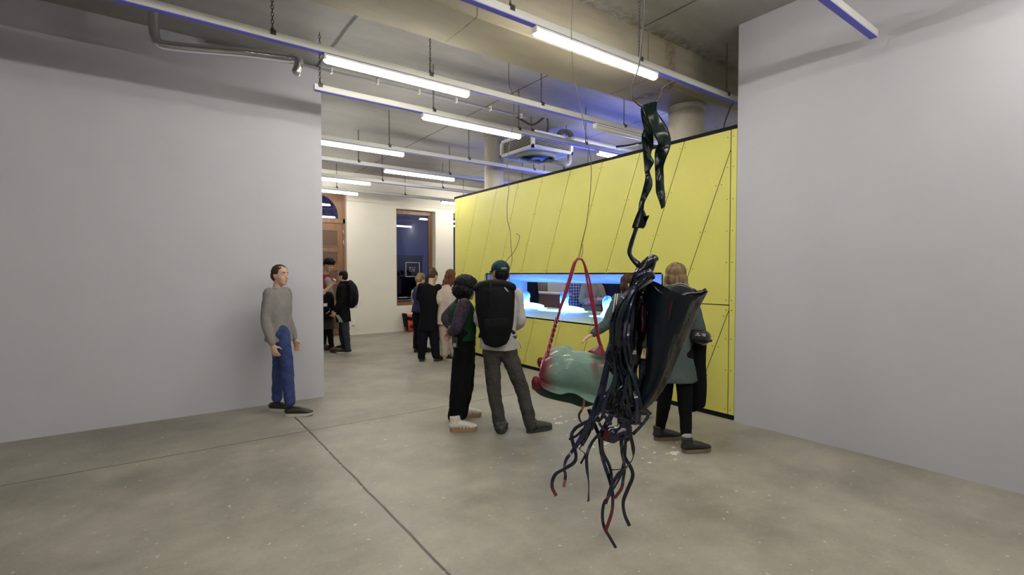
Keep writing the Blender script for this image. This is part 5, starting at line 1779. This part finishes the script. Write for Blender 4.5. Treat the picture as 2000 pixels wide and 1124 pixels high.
# vessel: open lumpy sleeve with a flared rim and a long diagonal edge
rowsL = [(548, 1272), (575, 1269), (610, 1267), (650, 1264), (690, 1262), (730, 1259), (765, 1250), (790, 1238), (803, 1232)]
rowsR = [(566, 1376), (590, 1366), (625, 1352), (662, 1337), (698, 1323), (730, 1310), (762, 1293), (785, 1276), (798, 1262)]
bm = bmesh.new()
nv = 40
rings = []
prof = crom([(lx, ly, rx, ry) for (ly, lx), (ry, rx) in zip(rowsL, rowsR)], 5)
for i, (lx, ly, rx, ry) in enumerate(prof):
    t_ = i / (len(prof) - 1)
    a_ = at(lx, ly, SZ); b__ = at(rx, ry, SZ - .02)
    c = (a_ + b__) / 2
    ax = (b__ - a_) / 2
    dep = (.105 * (1 - t_) + .03) * (1 - .3 * t_)
    rg = []
    for j in range(nv):
        th = 2 * math.pi * j / nv
        cs_, sn = math.cos(th), math.sin(th)
        e = .72
        u = math.copysign(abs(cs_) ** e, cs_)
        v = math.copysign(abs(sn) ** e, sn)
        p = c + ax * u - DA * dep * v * (1.0 if v > 0 else .8)
        # front rim sags below the back rim near the top
        sag = max(0, 1 - t_ * 7)
        p += UP * sag * (-.055 * max(0, v) * (1 - u * u * .8) + .02 * max(0, -v) * math.sin(u * 4))
        # crease ridge in the front running from the rim to the foot
        p += -DA * .035 * 1.3 * math.exp(-((u - .32 + t_ * .55) / .22) ** 2) * max(0, v) * (1 - t_ * .4)
        p += DA * .014 * noise.noise(Vector((p.x * 9, p.y * 9, p.z * 3.5)))
        rg.append(bm.verts.new(p))
    rings.append(rg)
for ri, (r0, r1) in enumerate(zip(rings, rings[1:])):
    for j in range(nv):
        f = bm.faces.new((r0[j], r0[(j + 1) % nv], r1[(j + 1) % nv], r1[j])); f.smooth = True
        th = 2 * math.pi * (j + .5) / nv
        u = math.copysign(abs(math.cos(th)) ** .72, math.cos(th))
        tt = ri / len(rings)
        f.material_index = 1 if (math.sin(th) > 0 and u > .34 - tt * .55 and ri > 2) or (math.sin(th) < 0 and u > .8 and ri > 3) else 0  # faces right of the ridge get the painted sheen
bmesh.ops.solidify(bm, geom=list(bm.faces), thickness=.006)
obj('vessel', bm, [mat('vessel_navy', (.010, .016, .028), .28, coat=.4, var=.35, vscale=7, bump=.2, bscale=14), greyp], scul, True)
# rolled rim
bm = bmesh.new()
rim = [v.co.copy() for v in []]
pts = [at(1271, 550, SZ - .01), at(1280, 563, SZ - .08), at(1292, 573, SZ - .1), at(1308, 579, SZ - .11), at(1328, 580, SZ - .12), at(1340, 575, SZ - .1), at(1356, 574, SZ - .08), at(1370, 572, SZ - .05), at(1377, 566, SZ - .02)]
loft(bm, pts, [.006, .007, .007, .007, .009, .01, .008, .01, .009], n=10, k=4)
obj('rim', bm, blackp, scul, True)
strip('slit', [(1311, 590), (1307, 605), (1305, 625)], [(1316, 588), (1311, 606), (1308, 624)], redp, [(-.125, -.125)] * 3, th=.003)

# crumpled dark sheets that back the ribbons
strip('sheet', [(1246, 545), (1232, 590), (1222, 650), (1218, 710), (1212, 770), (1196, 800)], [(1275, 552), (1268, 600), (1262, 660), (1250, 700), (1240, 750), (1246, 800)], blackp,
      [(.02, .05), (.03, .05), (0, .06), (.04, .0), (0, .05), (0, 0)], mid=.03, ripple=.05, seed=5)
strip('sheet', [(1228, 585), (1206, 640), (1196, 690), (1212, 740), (1222, 790)], [(1250, 580), (1240, 640), (1228, 690), (1240, 730), (1262, 780)], navy,
      [(.06, .03), (.06, .02), (.04, 0), (.05, .02), (.02, .02)], mid=.02, ripple=.05, seed=15)
strip('sheet', [(1254, 596), (1253, 620), (1252, 648)], [(1261, 594), (1261, 620), (1258, 650)], redp, [(-.02, 0)] * 3, mid=.01, ripple=.03, seed=11)
strip('sheet', [(1250, 700), (1246, 740), (1235, 780), (1225, 815)], [(1272, 700), (1268, 745), (1258, 780), (1240, 812)], navy, [(0, .03)] * 4, mid=.02, ripple=.04, seed=21)
blob('lower_lump', [(1192, 795), (1206, 798), (1218, 806), (1212, 820)], [.03, .04, .035, .02], [.03, .035, .035, .02], blackp, .012)
blob('lower_lump', [(1184, 853), (1200, 850), (1215, 845), (1226, 835)], [.028, .042, .045, .03], [.025, .04, .04, .03], navy, .012)
blob('lower_lump', [(1222, 800), (1222, 825), (1223, 850), (1222, 862)], [.03, .03, .028, .015], [.03, .03, .03, .015], navy, .012)
strip('red_lining', [(1179, 845), (1178, 855), (1184, 862)], [(1188, 838), (1190, 850), (1192, 862)], redp, [(-.035, -.035)] * 3, th=.004)
strip('red_lining', [(1219, 742), (1217, 752), (1226, 757)], [(1232, 746), (1231, 752), (1230, 757)], redp, [(.03, .03)] * 3, th=.004)

random.seed(11)


def ribbon(pts, w=.020, m=None, red=0.0, dz=0.0, seed=0, wave=.03, twist=1.0):
    m = m or navy
    n = len(pts)
    P = []
    for i, p in enumerate(pts):
        P.append((*at(p[0], p[1], SZ + dz + wave * noise.noise(Vector((i * .9, seed * 3.7, 0)))), 0.0))
    C = [Vector(q[:3]) for q in crom(P, 7)]
    N = len(C)
    bm = bmesh.new()
    rows = []
    for i, c in enumerate(C):
        t_ = (C[min(i + 1, N - 1)] - C[max(i - 1, 0)]).normalized()
        s_ = t_.cross(DA)
        s_ = s_.normalized() if s_.length > .05 else RA.copy()
        d_ = t_.cross(s_).normalized()
        ang = twist * (1.1 * noise.noise(Vector((i * .05, seed * 1.3, 7))) * 2.0)
        sv = s_ * math.cos(ang) + d_ * math.sin(ang)
        nv_ = t_.cross(sv).normalized()
        ww = w * .5 * (1.05 - .12 * i / N)
        th = .0022
        q4 = [c + sv * ww + nv_ * th, c - sv * ww + nv_ * th, c - sv * ww - nv_ * th, c + sv * ww - nv_ * th]
        rows.append([(bm.verts.new(q4[j]), bm.verts.new(q4[(j + 1) % 4])) for j in range(4)])
    for i, (a_, b__) in enumerate(zip(rows, rows[1:])):
        for j in range(4):
            f = bm.faces.new((a_[j][0], a_[j][1], b__[j][1], b__[j][0]))
            f.material_index = 1 if i / N > 1 - red else 0
            f.smooth = True
    return obj('ribbon', bm, [m, redp], scul)


RB = [
    ([(1185, 790), (1173, 820), (1156, 821), (1141, 827), (1124, 837), (1116.4, 851), (1120, 870), (1125, 890), (1121, 904), (1103, 916), (1086, 926), (1079, 940), (1079, 954.5), (1086.4, 969)], .020, .10),
    ([(1195, 770), (1175, 800), (1156, 827), (1132, 861), (1117.6, 882), (1105.6, 899), (1102, 916), (1104, 926), (1104, 935), (1101, 952)], .018, .12),
    ([(1190, 780), (1168, 810), (1153.6, 834), (1139, 865.6), (1132, 877.6), (1142.8, 888), (1134.4, 906)], .012, 0),
    ([(1215, 780), (1200, 800), (1187, 820), (1175, 841.6), (1156, 865.6), (1146.4, 889.6), (1146.4, 916), (1150, 945), (1149.3, 979.7)], .018, 0),
    ([(1150, 800), (1160.8, 829.6), (1170.4, 853.6), (1174, 882), (1180, 906), (1189.7, 935), (1194.5, 954.5), (1196.9, 973.7), (1194.5, 1002.5), (1182.4, 1038.5)], .021, .18),
    ([(1205, 838), (1190, 838), (1177.6, 844), (1176.5, 880), (1189.7, 908.8), (1194.5, 935), (1192, 964), (1180, 983), (1176.5, 1007), (1180, 1031), (1189.7, 1048), (1202.9, 1071)], .018, 0),
    ([(1215, 820), (1213.7, 865.6), (1219.7, 892), (1232.9, 916), (1235.3, 932.8), (1225.7, 956.9), (1217.3, 980.9), (1219.7, 1004.9), (1229.3, 1027.7)], .021, .0),
    ([(1225, 790), (1228, 820), (1231.7, 851), (1236.5, 875), (1236.5, 894), (1225.7, 911), (1208.9, 925.6), (1196.9, 944.8), (1190, 962), (1186, 976)], .020, .08),
    ([(1218, 850), (1213.7, 877.6), (1219.7, 911), (1217.3, 935), (1213.7, 954.5), (1200.5, 973.7)], .018, .3),
    ([(1222, 860), (1219, 900), (1211.3, 930.4), (1201.7, 949.6), (1190, 968), (1183, 985)], .016, 0),
    ([(1225, 790), (1241, 796.5), (1255, 798), (1265.9, 806), (1264, 817), (1251.6, 833), (1235.6, 849)], .020, 0),
    ([(1165, 815), (1150, 830), (1139, 839), (1127, 851), (1111.6, 858.4)], .014, 0),
    ([(1246, 745), (1225, 757), (1209, 769), (1182, 786.7), (1164.5, 804.5), (1146.7, 831), (1135, 855), (1120, 880)], .026, 0),
    ([(1243, 752), (1218, 770), (1195, 788), (1175, 800), (1158, 822), (1150, 845), (1136, 870)], .024, 0),
    ([(1235, 590), (1212, 640), (1191, 690), (1173.4, 760), (1164.5, 787), (1152, 822), (1140, 850), (1120, 877)], .024, 0),
    ([(1230, 600), (1205, 660), (1190, 712), (1180, 760), (1168, 800), (1155, 840)], .020, 0),
    ([(1200, 690), (1196, 720), (1204, 740), (1212, 752)], .018, 0), ([(1205, 700), (1195, 712), (1192, 722), (1208, 740)], .018, 0),
    ([(1205, 740), (1198, 780), (1190, 800)], .02, 0), ([(1240, 690), (1238, 720), (1243, 745), (1238, 760)], .022, 0),
    ([(1232, 700), (1238, 730), (1247, 748)], .02, 0), ([(1208, 765), (1192, 764), (1180, 770), (1172, 774)], .018, 0),
    ([(1168, 815), (1172, 830), (1182, 842)], .014, 0), ([(1198, 806), (1190, 828), (1176, 842), (1168, 858)], .014, 0),
    ([(1195, 918.5), (1205, 918), (1222, 917)], .008, 0),
]
for i, (pts, w, red) in enumerate(RB):
    ribbon(pts, w, navy if i % 3 else navy2, red, dz=-.05 + .012 * (i % 7), seed=i, wave=.05, twist=.8)
# many long ribbons falling from the knot to the lower bundle
for i in range(46):
    sx0 = random.uniform(1238, 1276); u = i / 45
    mx1 = 1236 - 44 * u + random.uniform(-6, 6) * (1 - u * .5)
    mx2 = 1236 - 46 * u + random.uniform(-8, 10)
    ex = random.uniform(1195, 1262); 
    pts = [(sx0, random.uniform(530, 552)), (1244 - 22 * u + random.uniform(-5, 5), 575), (mx1 + 4, 620), (mx1, 665), (mx2, 705), (ex * .5 + mx2 * .5, 745), (ex, 785 + random.uniform(-12, 15))]
    if u > .75:
        pts[-1] = (random.uniform(1165, 1200), 800)
    if i % 4 == 0:
        pts.append((ex + random.uniform(-8, 8), 830))
    ribbon(pts, random.uniform(.012, .024), (navy, blackp, navy2, bgreen)[i % 4], 0, dz=random.uniform(-.09, .06), seed=50 + i, wave=.06, twist=1.1)

# ------------------------------------------------------------------ celadon hanging sculpture
GZ = 3.4
cel = bpy.data.materials.new('celadon_cast'); cel.use_nodes = True
nt = cel.node_tree; b = nt.nodes['Principled BSDF']
tc = nt.nodes.new('ShaderNodeTexCoord')
f1 = noise_fac(nt, tc.outputs['Object'], 5, 5, .6, .3, .7)
base_c = mix_col(nt, f1, (.22, .365, .305), (.33, .50, .42))


def spot(center, r0, r1, power=1.0, mscale=(1, 1, 1)):
    mp = nt.nodes.new('ShaderNodeMapping'); mp.inputs['Scale'].default_value = mscale
    nt.links.new(tc.outputs['Object'], mp.inputs[0])
    vd = nt.nodes.new('ShaderNodeVectorMath'); vd.operation = 'DISTANCE'
    nt.links.new(mp.outputs[0], vd.inputs[0]); vd.inputs[1].default_value = tuple(a * s for a, s in zip(center, mscale))
    n = nt.nodes.new('ShaderNodeTexNoise'); n.inputs['Scale'].default_value = 9; n.inputs['Detail'].default_value = 4
    nt.links.new(tc.outputs['Object'], n.inputs['Vector'])
    d = math_node(nt, 'ADD', vd.outputs['Value'], math_node(nt, 'MULTIPLY', math_node(nt, 'SUBTRACT', n.outputs['Fac'], .5), .08))
    mr = nt.nodes.new('ShaderNodeMapRange'); mr.inputs['From Min'].default_value = r1; mr.inputs['From Max'].default_value = r0
    nt.links.new(d, mr.inputs['Value'])
    return mr.outputs[0]


crim = (.27, .012, .045)
c = base_c
for (p, r0, r1, msc) in ((at(1055, 728, GZ - .09), .03, .13, (1, 1, .5)), (at(1060, 705, GZ - .04), .0, .11, (1, 1, .6)), (at(1051, 748, GZ - .1), .01, .09, (1, 1, 1)), (at(1190, 690, GZ + .05), .02, .13, (1, 1, 1)),
                         (at(1162, 712, GZ - .1), .0, .045, (1, 1, .3)), (at(1178, 715, GZ - .1), .0, .035, (1, 1, .3)), (at(1066, 700, GZ), .0, .09, (1, 1, .6))):
    c = mix_col(nt, math_node(nt, 'MULTIPLY', spot(p, r0, r1, 1, msc), .9), c, crim)
nt.links.new(c, b.inputs['Base Color'])
b.inputs['Roughness'].default_value = .32; b.inputs['Coat Weight'].default_value = .6; b.inputs['Coat Roughness'].default_value = .06
b.inputs['Subsurface Weight'].default_value = 0.0
nb = nt.nodes.new('ShaderNodeTexNoise'); nb.inputs['Scale'].default_value = 30; nt.links.new(tc.outputs['Object'], nb.inputs['Vector'])
bp = nt.nodes.new('ShaderNodeBump'); bp.inputs['Strength'].default_value = .4; bp.inputs['Distance'].default_value = .008
nt.links.new(nb.outputs['Fac'], bp.inputs['Height']); nt.links.new(bp.outputs[0], b.inputs['Normal'])

bag = thing('green_sculpture', 'pale green cast skin sculpture slung in twisted crimson straps', 'sculpture', at(1131, 730, GZ))


def sheet_grid(name, rows, m, th=.008, k=5, parent=bag, amp=.012, Z=GZ):
    """rows: list of polylines of (px,py,dz) running left to right"""
    R_ = [crom([at(p[0], p[1], Z + p[2]) for p in r], k) for r in rows]
    cols = [crom([r[i] for r in R_], k) for i in range(len(R_[0]))]
    bm = bmesh.new()
    V = [[bm.verts.new(Vector(p) + DA * amp * noise.noise(Vector(p) * 8)) for p in c_] for c_ in cols]
    for a_, b__ in zip(V, V[1:]):
        for i in range(len(a_) - 1):
            f = bm.faces.new((a_[i], b__[i], b__[i + 1], a_[i + 1])); f.smooth = True
    bmesh.ops.solidify(bm, geom=list(bm.faces), thickness=th)
    return obj(name, bm, m, parent, True)


sheet_grid('cast_skin', [
    [(1070, 690, .22), (1082, 684, .24), (1100, 682, .25), (1120, 686, .25), (1145, 690, .25), (1170, 688, .24), (1192, 694, .22), (1212, 706, .2)],
    [(1066, 688, .08), (1082, 679, .10), (1109, 676, .11), (1122, 687, .12), (1148, 687, .12), (1172, 683, .11), (1192, 694, .1), (1214, 708, .08)],
    [(1059, 702, -.04), (1078, 695, -.06), (1104, 692, -.07), (1128, 697, -.07), (1152, 700, -.06), (1175, 702, -.05), (1195, 709, -.04), (1216, 718, -.02)],
    [(1055, 718, -.08), (1072, 716, -.12), (1100, 716, -.14), (1128, 719, -.14), (1155, 722, -.13), (1178, 725, -.12), (1200, 730, -.08), (1217, 735, -.04)],
    [(1053, 732, -.09), (1068, 738, -.13), (1098, 742, -.16), (1128, 744, -.16), (1157, 748, -.15), (1182, 752, -.12), (1203, 752, -.08), (1217, 752, -.03)],
    [(1053, 739, -.07), (1067, 750, -.10), (1095, 760, -.12), (1127, 764, -.12), (1156, 773, -.11), (1184, 779, -.09), (1204, 773, -.05), (1216, 766, 0)],
    [(1051, 745, -.09), (1063, 760, -.14), (1092, 771, -.17), (1110, 768, -.175), (1127, 771, -.175), (1152, 786, -.16), (1184, 789, -.12), (1214, 772, -.02)]], cel)
cel_d = cel
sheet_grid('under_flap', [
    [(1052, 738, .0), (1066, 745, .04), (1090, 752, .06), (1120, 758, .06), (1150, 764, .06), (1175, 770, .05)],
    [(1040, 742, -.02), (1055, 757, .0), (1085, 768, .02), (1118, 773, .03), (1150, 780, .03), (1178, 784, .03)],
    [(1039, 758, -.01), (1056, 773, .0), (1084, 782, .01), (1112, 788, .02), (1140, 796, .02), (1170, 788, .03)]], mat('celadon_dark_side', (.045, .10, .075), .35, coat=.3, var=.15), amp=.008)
crim_m = mat('crimson_strap', (.235, .010, .035), .32, coat=.4, var=.25, vscale=20, bump=.2, bscale=60)
# straps: flat pair at the top, twisted braid lower left
for off in (0, .006):
    bm = bmesh.new()
    pts = [at(1133, 506, GZ), at(1127, 507, GZ), at(1121, 517, GZ + off), at(1113, 545, GZ + off), at(1104, 575, GZ), at(1096, 598, GZ), at(1088, 625, GZ)]
    loft(bm, pts, [.007, .009, .011, .013, .013, .010, .008], [.004] * 7, side=RA, n=10, k=5)
    obj('strap', bm, crim_m, bag, True)
    if off == 0:
        continue
for ph in (0, math.pi):
    bm = bmesh.new()
    c0 = [at(1088, 622, GZ), at(1083, 640, GZ), at(1077, 662, GZ), at(1070, 688, GZ - .03), at(1062, 712, GZ - .07), at(1055, 735, GZ - .08)]
    cc = crom(c0, 10)
    pts = []
    for i, p in enumerate(cc):
        a_ = i * .72 + ph
        pts.append(Vector(p) + RA * .0075 * math.cos(a_) + DA * .0075 * math.sin(a_))
    loft(bm, pts, [.0075] * len(pts), n=8, k=1)
    obj('braid', bm, crim_m, bag, True)
for dx in (0, 5):
    bm = bmesh.new()
    pts = [at(1131, 506, GZ), at(1137, 508, GZ), at(1142 + dx * .3, 521, GZ), at(1147 + dx, 550, GZ), at(1154 + dx * .8, 585, GZ), at(1162 + dx * .4, 625, GZ), at(1168 + dx * .2, 660, GZ), at(1175, 680, GZ)]
    loft(bm, pts, [.006, .007, .007, .007, .008, .009, .010, .012], [.004] * 8, side=RA, n=10, k=5)
    obj('strap', bm, crim_m, bag, True)
sheet_grid('gathered_corner', [
    [(1160, 681, .02), (1168, 676, .0), (1176, 674, -.01), (1178, 680, 0)],
    [(1150, 686, .0), (1163, 684, -.04), (1176, 684, -.05), (1183, 692, -.01)],
    [(1148, 688, .02), (1164, 692, -.07), (1180, 697, -.08), (1190, 704, -.02)]], crim_m, amp=.02)
sheet_grid('crimson_tab', [[(1050, 701, 0), (1055, 698, 0), (1061, 700, 0)], [(1049, 708, -.01), (1055, 708, -.03), (1062, 708, -.01)], [(1051, 716, 0), (1055, 719, 0), (1061, 716, 0)]], crim_m, amp=.008)
sheet_grid('crimson_tab', [[(1041, 737, 0), (1047, 735, -.01), (1056, 740, -.02)], [(1038, 746, -.01), (1045, 748, -.04), (1054, 752, -.04)], [(1039, 760, 0), (1046, 764, -.01), (1056, 766, 0)]], crim_m, amp=.01)
bm = bmesh.new(); loft(bm, [at(1141, 781, GZ - .05), at(1140, 792, GZ - .05), at(1136, 802, GZ - .05)], [.007, .009, .008], [.003] * 3, side=RA, n=8, k=4); obj('short_strap', bm, mat('salmon_strap', (.5, .16, .12), .5), bag, True)
bm = bmesh.new(); loft(bm, [at(1136, 802, GZ - .05), at(1131, 811, GZ - .05), at(1133, 822, GZ - .05), at(1140, 830, GZ - .05)], [.008, .008, .007, .006], [.003] * 4, side=RA, n=8, k=4); obj('short_strap', bm, navy, bag, True)
tag(tube('suspension_wire', [at(1119, -300, GZ), at(1118, -100, GZ), at(1118, 0, GZ), at(1116, 50, GZ), at(1117, 100, GZ), at(1121, 150, GZ), at(1131, 200, GZ), at(1142, 250, GZ), at(1150, 290, GZ), at(1154.5, 320, GZ), at(1154, 360, GZ), at(1150, 400, GZ), at(1145, 440, GZ), at(1137, 475, GZ), at(1131, 506, GZ)], .0026, thin_m, n=6),
    'thin dark wire carrying the pale green sculpture', 'wire')
tube('wire_end', [at(1137, 475, GZ), at(1138.5, 490, GZ), at(1135, 503, GZ)], .002, thin_m, bag, n=6)
# third wire in front of the yellow block
TZ = 6.0
hk = thing('wire_sculpture', 'thin grey curling wire hanging before the yellow block behind the capped man', 'wire sculpture', at(994, 500, TZ))
tube('long_wire', [at(993.5, 106, TZ), at(993.5, 130, TZ), at(994.5, 165, TZ), at(1000, 180, TZ), at(1003.5, 205, TZ), at(1002, 240, TZ), at(997, 275, TZ), at(992, 305, TZ), at(990.5, 325, TZ), at(993.5, 350, TZ), at(993.5, 372, TZ), at(990.5, 400, TZ), at(991, 430, TZ), at(996, 450, TZ), at(998, 480, TZ), at(1000, 508, TZ), at(995, 527, TZ)], .0036, thin_m, hk, n=6)
tube('curl_wire', [at(1008, 457, TZ), at(1014.5, 461, TZ), at(1012, 475, TZ), at(1004, 492, TZ), at(990, 508, TZ), at(984, 516, TZ)], .0036, thin_m, hk, n=6)
bm = bmesh.new(); loft(bm, [at(994.5, 525, TZ), at(994.5, 540, TZ), at(995, 552, TZ)], [.005, .010, .012], [.003] * 3, side=RA, n=8, k=3); obj('flat_strip', bm, mat('grey_strip', (.28, .29, .24), .5), hk, True)
tag(tube('hanging_cable', [at(1432, 203, 5.72), at(1427, 209, 5.74), at(1421, 225, 5.75), at(1416, 238, 5.76), at(1414, 252, 5.76), at(1414, 285, 5.76)], .008, wire_m), 'black cable dropping from the nearest rail behind the yellow block', 'cable')
# black hose above the block
tag(tube('black_hose', [at(1205, 287, 8.2), at(1225, 285, 8.2), at(1245, 281, 8.1), at(1262, 277, 8.0), at(1400, 230, 8.0)], .02, wire_m, k=4), 'black hose crossing behind the round duct above the yellow block', 'hose')
